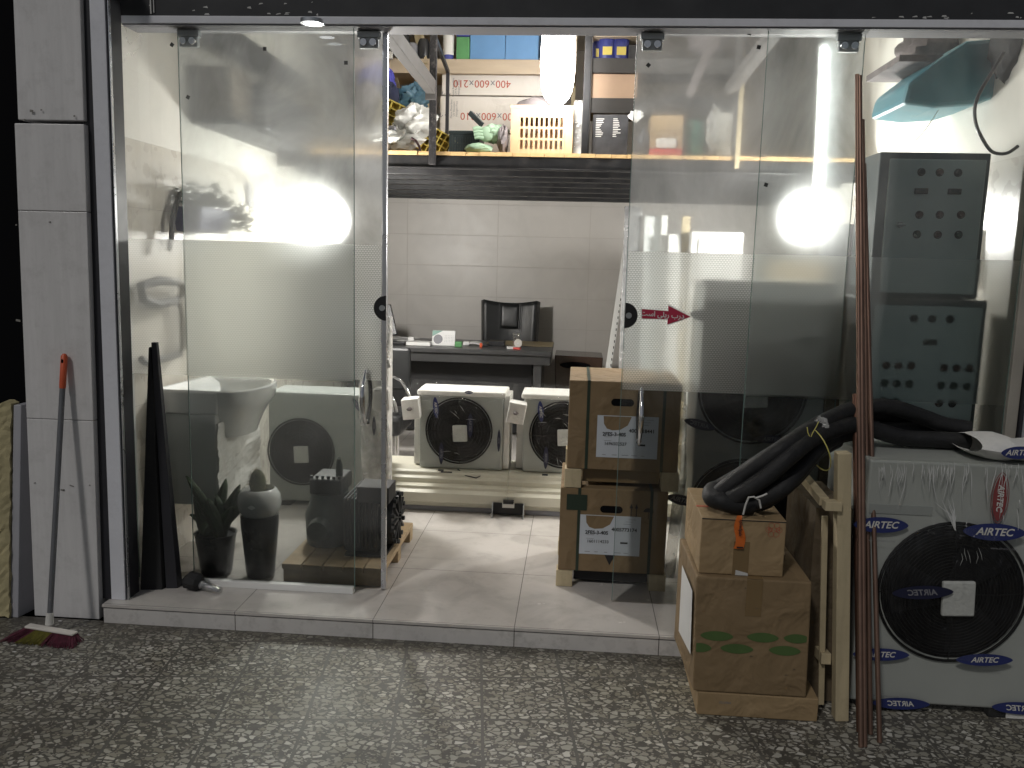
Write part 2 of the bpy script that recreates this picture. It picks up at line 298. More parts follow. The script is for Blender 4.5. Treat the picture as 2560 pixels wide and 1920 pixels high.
M['rawwood'] = mk('raw_timber', (.50, .42, .27), .75, var=.2, vs=10, stretch=(1, 1, .1), bump=.4, dirt=.3, dirtcol=(.25, .2, .12))
M['palletwood'] = mk('pallet_wood', (.44, .33, .20), .75, var=.25, vs=14, stretch=(.15, 1, 1), bump=.4, dirt=.4, dirtcol=(.12, .09, .06))
M['carton'] = mk('carton', (.22, .152, .08), .75, var=.07, vs=5, stretch=(1, 1, .3), bump=.15, bs=120, dirt=.12, dirtcol=(.16, .11, .06), warp=.9)
M['carton_lt'] = mk('light_carton', (.32, .225, .12), .75, var=.07, vs=5, bump=.15, bs=120, dirt=.2, dirtcol=(.2, .14, .08), warp=.9)
M['carton_dk'] = mk('dark_carton', (.12, .09, .055), .75, var=.12, vs=5, bump=.15, dirt=.25, dirtcol=(.08, .06, .04), warp=.9)
M['tape'] = mk('packing_tape', (.20, .135, .065), .22, var=.05)
M['strap'] = mk('green_strap', (.02, .035, .022), .4)
M['label_paper'] = mk('label_paper', (.56, .60, .65), .45, var=.05)
M['paper'] = mk('paper', (.75, .75, .74), .7, var=.03)
M['casing'] = mk('unit_casing', (.42, .44, .42), .4, var=.03, coat=.1)
M['casing_dk'] = mk('unit_casing_green', (.34, .36, .35), .4, var=.05)
M['cream'] = mk('cream_sheet', (.62, .60, .50), .4, var=.05, dirt=.25, dirtcol=(.35, .33, .27))
M['dark_void'] = mk('dark_void', (.006, .006, .007), .9, spec=.05)  # near-black colour stands for the dark inside openings
M['fan'] = mk('fan_blade', (.008, .008, .01), .6, spec=.2)
M['guard'] = mk('fan_guard', (.010, .010, .011), .7, spec=.15)
M['foampad'] = mk('foam_pad', (.55, .56, .54), .8, var=.12, vs=25, bump=.6, bs=80, warp=.55)
M['whitefoam'] = mk('white_foam', (.74, .73, .70), .75, var=.06, vs=25, bump=.5, bs=110, warp=.55)
M['wrap'] = wrapmat('cling_wrap', gloss=.028, milky=.02, rough=.10, bs=9)
M['wrap_heavy'] = wrapmat('street_wrap', gloss=.03, milky=.015, rough=.12, bs=6, stretch=(5, 2, .9), bump=1)
M['wrap_bag'] = wrapmat('milky_plastic', gloss=.10, milky=.62, rough=.2, bs=16, stretch=(1, 1, 1))
M['panel_teal'] = mk('cabinet_teal_grey', (.56, .68, .67), .35, var=.04)
M['panel_dark'] = mk('cabinet_side', (.09, .115, .12), .45)
M['btn'] = mk('dark_button', (.015, .016, .017), .3)
M['btn_g'] = mk('green_button', (.02, .06, .045), .3)
M['btn_r'] = mk('red_button', (.08, .035, .03), .3)
M['display'] = mk('meter_glass', (.025, .04, .035), .2)
M['teal'] = mk('teal_plastic', (.06, .24, .30), .45, var=.1)
M['ceramic'] = mk('ceramic', (.84, .85, .84), .1, var=.03, coat=.5)
M['bluewhite'] = mk('pale_blue_panel', (.76, .79, .78), .35, var=.04)
M['leather'] = mk('black_leather', (.018, .019, .02), .42, var=.2, vs=12, bump=.25, bs=40)
M['desk'] = mk('dark_desk', (.045, .045, .046), .35, var=.15, vs=7)
M['desk_wood'] = mk('desk_wood', (.33, .26, .14), .4, var=.15)
M['brown'] = mk('brown_gloss', (.05, .028, .02), .15, var=.4, vs=5)
M['leaf'] = mk('leaf', (.03, .06, .022), .45, var=.4, vs=20)
M['cactus'] = mk('cactus', (.13, .14, .07), .8, var=.3, vs=30)
M['pot_dark'] = mk('dark_pot', (.012, .016, .022), .3, var=.1)
M['castiron'] = mk('cast_iron', (.018, .02, .021), .5, var=.35, vs=10, bump=.3)
M['castgreen'] = mk('green_cast_iron', (.02, .035, .032), .45, var=.3, vs=8)
M['copper'] = mk('copper', (.235, .148, .112), .4, metal=.75, var=.25, vs=9, stretch=(1, 1, .3), dirt=.35, dirtcol=(.16, .08, .05))
M['copper_dk'] = mk('dull_copper', (.16, .085, .06), .45, metal=.8, var=.2)
M['grey_stick'] = mk('grey_stick', (.17, .175, .19), .35, metal=.3)
M['orange'] = mk('orange_plastic', (.60, .10, .035), .4)
M['orange_tag'] = mk('orange_tag', (.62, .14, .02), .45, var=.1)
M['magenta'] = mk('magenta_bristle', (.11, .018, .038), .7, var=.45, vs=60, stretch=(1, 1, .05))
M['yellowb'] = mk('yellow_bristle', (.20, .18, .03), .7, var=.4, vs=60, stretch=(1, 1, .05))
M['foamboard'] = mk('yellow_foam_board', (.40, .35, .20), .85, var=.25, vs=9, bump=.8, bs=30)
M['greyboard'] = mk('grey_board', (.38, .38, .41), .5, var=.06)
M['bag_white'] = mk('white_bag', (.60, .60, .57), .3, var=.12, vs=14, bump=1, bs=40, warp=.8)
M['yellow'] = mk('yellow_plastic', (.62, .50, .12), .4, var=.1)
M['creamp'] = mk('cream_plastic', (.60, .41, .24), .45, var=.08)
M['greenbox'] = mk('green_box', (.08, .24, .09), .5)
M['bluebox'] = mk('blue_box', (.11, .24, .44), .5, var=.06)
M['navy'] = mk('navy_plastic', (.04, .05, .22), .4)
M['bluejacket'] = mk('blue_cloth', (.07, .07, .38), .85, var=.2)
M['darkblue'] = mk('dark_blue_cloth', (.02, .025, .06), .85)
M['bluebag'] = mk('teal_bag', (.06, .14, .20), .4, var=.3, vs=20)
M['gloves'] = mk('pale_green_cloth', (.28, .40, .28), .85, var=.1)
M['darkcrate'] = mk('dark_crate', (.03, .04, .042), .4)
M['greycloth'] = mk('grey_bag', (.16, .14, .14), .8, var=.4, vs=12)
M['whitebox'] = mk('white_carton', (.68, .64, .59), .7, var=.03, warp=.55)
M['orangebox'] = mk('orange_carton', (.52, .36, .25), .7, var=.05)
M['blackbox'] = mk('black_carton', (.04, .04, .043), .45, var=.3, vs=15)
M['redp'] = mk('red_carton', (.5, .05, .04), .5)
M['greenp'] = mk('dark_green_canister', (.03, .15, .11), .45)
M['wine'] = mk('dark_red_strap', (.06, .02, .025), .6)
M['planterblue'] = mk('planter_blue', (.07, .075, .17), .6)
M['yellowtie'] = mk('yellow_tie', (.60, .55, .15), .5)
M['bulb'] = emis('bulb_light', (1, .97, .92), 350)
M['bulb_main'] = emis('main_lamp_light', (1, .97, .93), 48)
M['tube_em'] = emis('tube_light', (.95, 1, .97), 28)
M['spot_em'] = emis('spot_light', (.93, .96, 1), 14)
M['ceil'] = mk('ceiling', (.6, .58, .54), .9, var=.06)
M['calgreen'] = mk('calendar_green', (.22, .36, .31), .6)
M['clearp'] = wrapmat('clear_plastic', gloss=.35, milky=.12, rough=.08, bs=20, stretch=(1, 1, 1))
M['tea'] = mk('tea', (.25, .05, .02), .2)
M['foil'] = mk('silver_foil', (.6, .6, .6), .25, metal=.7, var=.3, vs=18, bump=1, bs=30)

# ------------------------------------------------------------------ mesh builder
class MB:
    def __init__(s): s.v = []; s.f = []
    def add(s, vs, fs):
        o = len(s.v); s.v += [tuple(map(float, p)) for p in vs]; s.f += [tuple(i+o for i in f) for f in fs]; return s
    def bx(s, x0, x1, y0, y1, z0, z1):
        return s.hexa([(x0, y0, z0), (x1, y0, z0), (x1, y1, z0), (x0, y1, z0), (x0, y0, z1), (x1, y0, z1), (x1, y1, z1), (x0, y1, z1)])
    def hexa(s, p): return s.add(p, [(0, 3, 2, 1), (4, 5, 6, 7), (0, 1, 5, 4), (1, 2, 6, 5), (2, 3, 7, 6), (3, 0, 4, 7)])
    def obox(s, c, size, u=(1, 0, 0), v=(0, 1, 0)):
        u = np.array(u, float); u /= np.linalg.norm(u); v = np.array(v, float); v = v-u*(u@v); v /= np.linalg.norm(v); w = np.cross(u, v)
        c = np.array(c, float); a, b, d = (np.array(size)/2)
        P = lambda i, j, k: c+u*a*i+v*b*j+w*d*k
        return s.hexa([P(-1, -1, -1), P(1, -1, -1), P(1, 1, -1), P(-1, 1, -1), P(-1, -1, 1), P(1, -1, 1), P(1, 1, 1), P(-1, 1, 1)])
    def bar(s, p0, p1, w, h, up=(0, 0, 1)):
        p0 = np.array(p0, float); p1 = np.array(p1, float); d = p1-p0; L = np.linalg.norm(d); d /= L
        up = np.array(up, float); sd = np.cross(d, up); sd /= np.linalg.norm(sd)
        return s.obox((p0+p1)/2, (L, w, h), d, sd)
    def tube(s, pts, r, n=10, closed=False, cap=True):
        P = [np.array(p, float) for p in pts]; k = len(P); rs = r if hasattr(r, '__len__') else [r]*k
        T = []
        for i in range(k):
            a = P[(i-1) % k] if (closed or i > 0) else P[i]; b = P[(i+1) % k] if (closed or i < k-1) else P[i]
            t = b-a; T.append(t/(np.linalg.norm(t)+1e-9))
        nrm = np.cross(T[0], (0, 0, 1));
        if np.linalg.norm(nrm) < .1: nrm = np.cross(T[0], (1, 0, 0))
        nrm /= np.linalg.norm(nrm); vs = []; fs = []
        for i in range(k):
            nrm = nrm-T[i]*(nrm@T[i]); nrm /= np.linalg.norm(nrm); b = np.cross(T[i], nrm)
            for j in range(n):
                a = 2*pi*j/n; vs.append(P[i]+(nrm*cos(a)+b*sin(a))*rs[i])
        m_ = k if closed else k-1
        for i in range(m_):
            for j in range(n):
                a = i*n+j; b = i*n+(j+1) % n; c = ((i+1) % k)*n+(j+1) % n; d = ((i+1) % k)*n+j
                fs.append((a, b, c, d))
        if cap and not closed: fs += [tuple(range(n))[::-1], tuple((k-1)*n+j for j in range(n))]
        return s.add(vs, fs)
    def cyl(s, p0, p1, r0, r1=None, n=20): return s.tube([p0, p1], [r0, r0 if r1 is None else r1], n)
    def ring(s, c, R, r, ax='Y', n=40, m_=6):
        c = np.array(c, float); pts = []
        for i in range(n):
            a = 2*pi*i/n
            o = {'Y': (cos(a), 0, sin(a)), 'Z': (cos(a), sin(a), 0), 'X': (0, cos(a), sin(a))}[ax]; pts.append(c+np.array(o)*R)
        return s.tube(pts, r, m_, closed=True)
    def lathe(s, prof, c, n=28, sx=1, sy=1):
        vs = []; fs = []; k = len(prof)
        for r, z in prof:
            for j in range(n):
                a = 2*pi*j/n; vs.append((c[0]+r*cos(a)*sx, c[1]+r*sin(a)*sy, c[2]+z))
        for i in range(k-1):
            for j in range(n): fs.append((i*n+j, i*n+(j+1) % n, (i+1)*n+(j+1) % n, (i+1)*n+j))
        fs += [tuple(range(n))[::-1], tuple((k-1)*n+j for j in range(n))]
        return s.add(vs, fs)
    def prism(s, pts, depth):
        """pts: planar 3D ring; extruded by vector depth"""
        n = len(pts); d = np.array(depth, float); a = [np.array(p, float) for p in pts]
        return s.add(a+[p+d for p in a], [tuple(range(n))[::-1], tuple(range(n, 2*n))]+[(i, (i+1) % n, n+(i+1) % n, n+i) for i in range(n)])
    def face(s, pts): return s.add(pts, [tuple(range(len(pts)))])
    def ell(s, c, r, nu=16, nv=10, noise=0):
        vs = []; fs = []; c = np.array(c, float)
        for i in range(nv+1):
            t = pi*i/nv
            for j in range(nu):
                a = 2*pi*j/nu; k = 1+(rng.rand()-.5)*noise
                vs.append(c+np.array((sin(t)*cos(a)*r[0], sin(t)*sin(a)*r[1], cos(t)*r[2]))*k)
        for i in range(nv):
            for j in range(nu): fs.append((i*nu+j, (i+1)*nu+j, (i+1)*nu+(j+1) % nu, i*nu+(j+1) % nu))
        return s.add(vs, fs)
    def grid(s, fn, nu, nv):
        vs = [fn(i/nu, j/nv) for j in range(nv+1) for i in range(nu+1)]
        return s.add(vs, [(j*(nu+1)+i, j*(nu+1)+i+1, (j+1)*(nu+1)+i+1, (j+1)*(nu+1)+i) for j in range(nv) for i in range(nu)])
    def text(s, t, o, u, v, size, align='CENTER', shear=0, bold=0):
        cu = bpy.data.curves.new('t', 'FONT'); cu.body = t; cu.size = size; cu.align_x = align; cu.align_y = 'CENTER'; cu.shear = shear; cu.resolution_u = 3
        if bold: cu.offset = bold
        ob = bpy.data.objects.new('t', cu); sc.collection.objects.link(ob); dg = bpy.context.evaluated_depsgraph_get(); dg.update()
        me = bpy.data.meshes.new_from_object(ob.evaluated_get(dg)); o = np.array(o, float); u = np.array(u, float); v = np.array(v, float)
        s.add([o+u*p.co.x+v*p.co.y for p in me.vertices], [tuple(q.vertices) for q in me.polygons])
        bpy.data.objects.remove(ob); bpy.data.curves.remove(cu); bpy.data.meshes.remove(me); return s
    def done(s, name, mat, parent=None, bevel=0, smooth=False, solid=0, label=None):
        w = wloc(parent) if parent else (0, 0, 0); pv = s.v
        if parent is None:                      # put the origin of a single-mesh thing at its base
            a = np.array(pv); w = (a[:, 0].mean(), a[:, 1].mean(), a[:, 2].min())
        me = bpy.data.meshes.new(name); me.from_pydata([(p[0]-w[0], p[1]-w[1], p[2]-w[2]) for p in pv], [], s.f); me.validate(); me.update()
        me.materials.append(M[mat])
        if smooth:
            me.polygons.foreach_set('use_smooth', [True]*len(me.polygons)); me.set_sharp_from_angle(angle=radians(40))
        o = bpy.data.objects.new(name, me); sc.collection.objects.link(o)
        if parent: o.parent = parent
        else: o.location = w
        if solid: md = o.modifiers.new('s', 'SOLIDIFY'); md.thickness = solid
        if bevel: md = o.modifiers.new('b', 'BEVEL'); md.width = bevel; md.segments = 2; md.limit_method = 'ANGLE'
        if label: o['label'] = label
        return o
def wloc(o):
    w = np.zeros(3)
    while o is not None: w = w+np.array(o.location); o = o.parent
    return w
def tag(o, label, cat, group=None):
    o['label'] = label; o['category'] = cat
    if group: o['group'] = group
    return o
def thing(name, label, cat, loc, group=None):
    o = bpy.data.objects.new(name, None); sc.collection.objects.link(o); o.location = tuple(map(float, loc)); o.empty_display_size = .1
    return tag(o, label, cat, group)
def struct(o): o['kind'] = 'structure'; return o
def copy_tree(o, parent=None):
    c = o.copy(); sc.collection.objects.link(c); c.parent = parent
    for ch in list(o.children): copy_tree(ch, c)
    return c
X_, Z_ = np.array((1., 0, 0)), np.array((0, 0, 1.))

# ------------------------------------------------------------------ setting
struct(MB().face([(-30, -30, -.084), (30, -30, -.084), (30, .02, -.084), (-30, .02, -.084)]).done('pavement', 'terrazzo'))
fl = MB().bx(-1.19, 3.4, 0, 5.2, -.012, 0)
struct(fl.done('floor', 'floor'))
ri = thing('step_riser', 'pale tiled riser of the doorstep above the speckled pavement', 'step', (-1.19, .004, -.084))
MB().bx(-1.186, 3.3, .004, .03, -.084, -.0185).done('riser_tile', 'riser', ri)
MB().bx(-1.19, 3.3, .012, .04, -.0185, -.012).done('dark_joint', 'black_matt', ri)

bd = thing('shop_building', 'tiled shop room with cream upper walls behind the glass front', 'building', (-1.3, .3, 0))
MB().bx(-1.33, -1.19, .3, 5.3, -.084, 3.5).done('side_wall', 'side_wall', bd, label='left wall, beige tiles below cream plaster')
MB().bx(2.66, 2.8, .3, 5.3, -.084, 3.5).done('side_wall', 'side_wall', bd, label='right wall of the shop')
MB().bx(-1.19, 2.66, 5.05, 5.2, 0, 3.5).done('back_wall', 'back_wall', bd, label='greige tiled wall behind the desk')
MB().bx(-1.33, 2.8, .1, 5.3, 3.5, 3.6).done('ceiling', 'ceil', bd)

# stone clad pillar and dark neighbour bay
pl = thing('pillar', 'pale grey stone clad pillar left of the shopfront', 'pillar', (-1.4, .05, -.084))
for k, (z0, z1) in enumerate(((-.084, .80), (.802, 1.668), (1.67, 2.015), (2.03, 3.3))):
    xo = .012 if k == 3 else 0
    ya = .03+.006*(k == 3); qa = [(-1.518+xo+.018*z_, -1.221-xo*.3+.016*z_) for z_ in (z0, z1)]; MB().hexa([(qa[0][0], ya, z0), (qa[0][1], ya, z0), (qa[0][1], .3, z0), (qa[0][0], .3, z0), (qa[1][0], ya, z1), (qa[1][1], ya, z1), (qa[1][1], .3, z1), (qa[1][0], .3, z1)]).done('stone_slab', 'pillar', pl, bevel=.003)
b = MB()
for i in range(12):
    x = random.uniform(-1.54, -1.22); b.obox((x, .0285, random.choice((2.03, 2.02, 1.2, 1.62, .5))+random.uniform(-.02, .05)), (random.uniform(.004, .02), .003, random.uniform(.003, .01)), (1, 0, random.uniform(-.4, .4)))
b.done('chip_mark', 'stain', pl)
nb = thing('neighbour_bay', 'black sheet standing in for the darkness of the next bay beyond the pillar', 'wall', (-3, .5, -.084))
MB().bx(-6, -1.33, .5, .6, -.084, 3.3).done('darkness_sheet', 'dark_void', nb)  # black sheet in place of the unlit depth of the bay
fb = MB(); fb.grid(lambda u, v: (-1.80+.19*u+.006*rng.rand(), -.02+.10*v+.008*rng.rand(), -.084+.93*v+.012*sin(u*9)), 10, 46)
o = fb.done('foam_board', 'foamboard', solid=.05); tag(o, 'rough yellow insulation board leaning at the far left edge', 'board')
gb = MB(); gb.hexa([(-1.612, .0, -.084), (-1.575, .0, -.084), (-1.545, .2, -.084), (-1.60, .2, -.084), (-1.60, .09, .845), (-1.565, .09, .845), (-1.545, .25, .845), (-1.59, .25, .845)])
tag(gb.done('panel_board', 'greyboard', bevel=.003), 'smooth grey panel between the yellow foam board and the pillar', 'board')

# ------------------------------------------------------------------ shopfront frame
def sl(x0, x1, y0, y1, z0, z1, k=.008): return MB().hexa([(x0+k*z0, y0, z0), (x1+k*z0, y0, z0), (x1+k*z0, y1, z0), (x0+k*z0, y1, z0), (x0+k*z1, y0, z1), (x1+k*z1, y0, z1), (x1+k*z1, y1, z1), (x0+k*z1, y1, z1)])
fr = thing('shopfront', 'aluminium and black metal frame around the glass shopfront', 'frame', (-1.14, .1, 0))
sl(-1.224, -1.180, .06, .12, -.0, 2.9).done('black_channel', 'black_frame', fr)
sl(-1.179, -1.115, .055, .13, 0, 2.7).done('jamb', 'white_alu', fr, bevel=.003, label='white vertical jamb beside the pillar')
sl(-1.1145, -1.107, .065, .16, 0, 2.6).done('dark_trim', 'black_frame', fr)
sl(-1.1065, -1.1035, .06, .075, 0, 2.6).done('trim', 'silver', fr)
MB().bx(-1.235, -1.185, .135, .261, 0, 2.5).done('side_profile', 'profile_grey', fr)
MB().bx(-1.24, -1.168, .262, .3, 0, 2.5).done('glazing_channel', 'profile_grey', fr)
MB().bx(-1.197, 3.0, .244, .46, 2.489, 3.3).done('fascia', 'fascia', fr, label='black header board above the glass')
MB().bx(-1.13, 3.0, .238, .262, 2.458, 2.488).bx(-1.13, 3.0, .29, .36, 2.466, 2.488).done('track', 'white_alu', fr, bevel=.002, label='pale sliding door track')
MB().bx(-1.13, 3.0, .244, .37, 2.452, 2.4575).done('track_seal', 'greyink', fr)
random.seed(3)
for x0, x1, n in ((-1.02, -.2, 14), (1.9, 2.85, 16)):
    for i in range(n):
        x = random.uniform(x0, x1); z = 2.493+random.random()**2*.05; w = random.uniform(.006, .026)
        MB().face([(x, .2425, z), (x+w, .2425, z+random.uniform(-.004, .004)), (x+w*.8, .2425, z+random.uniform(.002, .008)), (x+w*.2, .2425, z+random.uniform(.002, .006))]).done('torn_film', 'flake', fr)
b = MB(); b.obox((-1.0, .240, 2.54), (.006, .004, .09)).obox((-.987, .240, 2.53), (.004, .004, .06))
b.done('paint_drip', 'flake', fr)
MB().bx(2.60, 2.645, .25, .34, 0, 2.5).done('jamb', 'beige_alu', fr, bevel=.002)
MB().bx(2.648, 2.66, .235, .34, 0, 2.5).done('dark_trim', 'black_frame', fr)
MB().bx(2.663, 2.74, .2, .34, 0, 2.5).done('jamb', 'white_alu', fr, bevel=.003)
MB().bx(2.742, 3.3, .2, .34, -.084, 2.5).done('black_panel', 'black_frame', fr)
MB().bx(-1.06, -.153, .256, .288, .0, .03).done('threshold', 'white', fr, bevel=.002, label='white strip under the left fixed pane')
MB().bx(1.53, 2.6, .262, .288, .0, .022).done('threshold', 'white', fr, bevel=.002)

def pane(name, label, x0, x1, y, mat, fixed):
    t = thing(name, label, 'glass pane' if fixed else 'sliding door', ((x0+x1)/2, y, 0))
    z0, z1 = (.02, 2.456) if fixed else (.008, 2.450)
    MB().face([(x0, y, z0), (x1, y, z0), (x1, y, z1), (x0, y, z1)]).done('glass', mat, t)
    e = MB()
    for x in (x0, x1): e.bx(x-.0012, x+.0012, y-.003, y+.003, z0, z1)
    e.done('glass_edge', 'glass_edge', t)
    f = .004 if not fixed else -.004
    MB().face([(x0+.004, y-.004, .974), (x1-.004, y-.004, .974), (x1-.004, y-.004, 1.570), (x0+.004, y-.004, 1.570)]).done('patterned_film', ('film_weak' if x0 < 0 else 'film_clear') if fixed else 'film_strip', t)
    return t
FL = pane('fixed_pane', 'left fixed glass pane in front of the sink and plants', -1.166, -.150, .275, 'glass_front', True)
SL = pane('sliding_door', 'left sliding glass door slid back, round black lock at its edge', -.93, -.040, .330, 'glass_slide', False)
FR = pane('fixed_pane', 'right fixed glass pane in front of the teal control cabinets', 1.535, 2.6, .275, 'glass_right', True)
SR = pane('sliding_door', 'right sliding glass door with a red arrow sticker', 1.018, 1.930, .330, 'glass_slide_r', False)
MB().bx(-.040, -.018, .318, .342, .005, 2.449).done('edge_profile', 'silver', SL, bevel=.003)
def stickers(t, y, pts):
    for px, py, a in pts:
        c = aY(px, py, y); s_ = .011; p = [c+np.array((cos(a+k*pi/2), 0, sin(a+k*pi/2)))*s_ for k in range(4)]
        MB().prism(p, (0, -.001, 0)).done('sticker', 'sticker', t)
stickers(FL, .272, [(430, 112, .2), (662, 122, .8), (865, 157, .8)]); stickers(SL, .327, [(470, 243, .3)])
stickers(SR, .327, [(1621, 163, 0.1), (1874, 83, .5), (1897, 118, .6)]); stickers(FR, .272, [(1915, 462, .5)])
def rollers(t, y, xs):
    for x in xs:
        MB().bx(x-.04, x+.04, y-.03, y-.006, 2.38, 2.43).bx(x-.048, x+.048, y-.035, y-.004, 2.42, 2.449).done('hanger_bracket', 'steel', t, bevel=.004)
        for d in (-.02, .02):
            MB().cyl((x+d, y-.031, 2.402), (x+d, y-.042, 2.402), .016, .014, 20).done('roller_cap', 'chrome', t, smooth=True)
rollers(SL, .33, (aY(470, 90, .3)[0], aY(927, 92, .3)[0]-.01)); rollers(SR, .33, (aY(1632, 85, .3)[0], aY(2125, 85, .3)[0]))
def halflock(t, x, z, sgn):
    n = 24; pts = [(x+sgn*.055*sin(pi*i/n), .326, z-.055*cos(pi*i/n)) for i in range(n+1)]
    l = MB().prism(pts, (0, -.012, 0)).done('lock', 'black_plastic', t, bevel=.002)
    MB().cyl((x+sgn*.017, .314, z), (x+sgn*.017, .309, z), .013, .012, 20).done('lock_barrel', 'steel', l, smooth=True)
halflock(SL, -.020, 1.297, -1); halflock(SR, 1.018, 1.297, 1)
def pull(t, x, z0, z1):
    pts = []; n = 14
    for i in range(n+1):
        u = i/n; pts.append((x, .32-.06*sin(pi*u), z0+(z1-z0)*u))
    h = MB().tube(pts, [.006+.006*sin(pi*i/n) for i in range(n+1)], 10).done('pull_handle', 'chrome', t, smooth=True)
    for z in (z0+.015, z1-.015): MB().cyl((x, .329, z), (x, .308, z), .011, .011, 12).done('handle_mount', 'chrome', h, smooth=True)
    pts = [(p[0], .66-p[1]+.012, p[2]) for p in pts]; MB().tube(pts, .010, 10).done('pull_handle', 'black_plastic', t, smooth=True)
pull(SL, -.112, .775, 1.02); pull(SR, 1.105, .735, .985)
# red arrow sticker, written in Persian: this door slides
z0, z1 = aY(1605, 788, .322)[2], 0
ay = .3235; a0 = aY(1605, 773, ay); a1 = aY(1671, 778, ay); a2 = aY(1670, 764, ay); a3 = aY(1726, 792, ay); a4 = aY(1668, 811, ay); a5 = aY(1669, 798, ay); a6 = aY(1605, 796, ay)
ar = MB().prism([a0, a1, a2, a3, a4, a5, a6][::-1], (0, .0005, 0)).done('arrow_sticker', 'red', SR)
c = np.mean([a0, a1, a2, a3, a4, a5, a6], axis=0); bo = [c+(p-c)*np.array((1.05, 1, 1.13)) for p in (a0, a1, a2, a3, a4, a5, a6)]
MB().face([p+np.array((0, .0009, 0)) for p in bo][::-1]).done('sticker_border', 'paper', ar)
tc_ = aY(1656, 787, ay)
dv = (a1-a0)/np.linalg.norm(a1-a0)
txt = '\uFE96\uFEB3\uFE8D \uFBFD\uFEE0\uFBFE\uFEAD \uFE8F\uFEAD\uFEA9'
MB().text(txt, tc_+np.array((0, -.001, 0)), dv, Z_, .030, bold=.0006).done('sticker_text', 'white', ar)

sp = thing('downlight', 'small bright oval spotlight under the black header', 'lamp', (aY(780, 57, .17)))
c = aY(780, 57, .17)
MB().lathe([(.046, .016), (.046, .0), (.040, 0)], c+np.array((0, 0, -.004)), 28).done('lamp_ring', 'silver', sp, smooth=True)
MB().ell(c, (.040, .03, .008), 24, 8).done('lamp_lens', 'spot_em', sp, smooth=True)

# ------------------------------------------------------------------ mezzanine
mz = thing('mezzanine', 'black steel storage platform with plank edge across the back room', 'mezzanine', (.7, 2.25, 2.1))
MB().bx(-1.188, 2.658, 2.25, 2.31, 2.10, 2.181).bx(-1.188, 2.658, 2.235, 2.25, 2.101, 2.108).done('front_beam', 'beam', mz, bevel=.003)
ys = [2.62, 2.98, 3.4, 3.9, 4.4, 4.9]
b = MB()
for y in ys: b.bx(-1.188, 2.658, y, y+.09, 2.095, 2.15)
b.done('cross_beams', 'beam', mz, bevel=.003)
MB().bx(-1.188, 2.658, 2.315, 5.045, 2.152, 2.18).done('deck_underside', 'beam', mz)
x = -1.185; k = 0
while x < 2.6:
    w = random.choice((.10, .115, .13, .09)); w = min(w, 2.655-x)
    if k < 60: MB().bx(x+.0015, x+w-.0015, 2.243+random.uniform(-.006, .004), 5.04, 2.1825, 2.206+random.uniform(-.002, .002)).done('plank', 'plank', mz)
    x += w; k += 1
px = aY(1085, 240, 2.27)[0]
MB().bx(px-.022, px+.022, 2.215, 2.255, 2.12, 3.49).done('post', 'rust_post', mz, bevel=.004, label='paint-flecked dark post')
px2 = aY(1467, 250, 2.33)[0]
MB().bx(px2-.025, px2+.02, 2.30, 2.34, 2.207, 3.49).done('post', 'beam', mz, bevel=.004)
px3 = aY(1838, 300, 2.33)[0]
MB().bx(px3-.022, px3+.012, 2.28, 2.31, 2.207, 3.49).done('post', 'grey_beam', mz, bevel=.004)
MB().bx(px3-.002, px3+.024, 2.23, 2.245, 2.13, 2.75).done('upright', 'rawwood', mz)
MB().bar((-.155, .45, 2.62), (-.165, 2.26, 2.60), .06, .085).bx(-.2, -.13, 2.2, 2.214, 2.52, 2.6).done('tie_beam', 'grey_beam', mz, bevel=.003, label='grey steel tie running to the post')
MB().bar((-1.06, .5, 2.62), (-1.04, 2.3, 2.60), .09, .12).done('tie_beam', 'beam', mz, bevel=.003)
MB().bar((1.93, .5, 2.95), (1.73, 2.3, 2.62), .06, .07).done('tie_beam', 'grey_beam', mz, bevel=.003)

# rack standing on the mezzanine
rk = thing('storage_rack', 'tall wooden shelf rack on the storage platform', 'shelf', (.1, 3.0, 2.207))
z = aY(1100, 147, 2.95)[2]; zb = aY(1100, 183, 2.95)[2]
xa, xb = aY(880, 150, 2.95)[0], aY(1440, 150, 2.95)[0]
MB().bx(xa, xb, 2.95, 3.4, zb+.006, z).done('shelf_board', 'shelfwood', rk, bevel=.002)
MB().bx(xa, xb, 2.944, 2.95, zb-.001, zb+.05).done('shelf_lip', 'shelfwood', rk)
x = aY(1118, 260, 2.9)[0]
MB().bx(x-.012, x+.010, 2.90, 2.93, 2.207, zb).bar((x, 2.4, zb+.09), (x, 2.93, zb), .02, .03).done('rack_leg', 'black_frame', rk)
for X in (xa+.02, xb-.03): MB().bx(X, X+.03, 3.36, 3.4, 2.207, 3.45).done('rack_leg', 'rawwood', rk)
rr = thing('storage_rack', 'grey steel shelf rack at the right of the platform', 'shelf', (1.3, 3.0, 2.207))
for (y0, y1, xx0, xx1, mt) in ((145, 182, 1470, 1842, 'grey_beam'), (245, 283, 1470, 1842, 'grey_beam'), (78, 92, 1470, 1640, 'shelfwood')):
    za, zc = aY(1530, y0, 2.8)[2], aY(1530, y1, 2.8)[2]
    MB().bx(aY(xx0, y0, 2.8)[0], aY(xx1, y0, 2.8)[0], 2.8, 3.15, zc, za).done('shelf_board', mt, rr, bevel=.003)
for X in (aY(1468, 200, 2.8)[0], aY(1832, 200, 2.8)[0]): MB().bx(X, X+.03, 2.77, 2.80, 2.207, 3.45).done('rack_leg', 'grey_beam', rr)

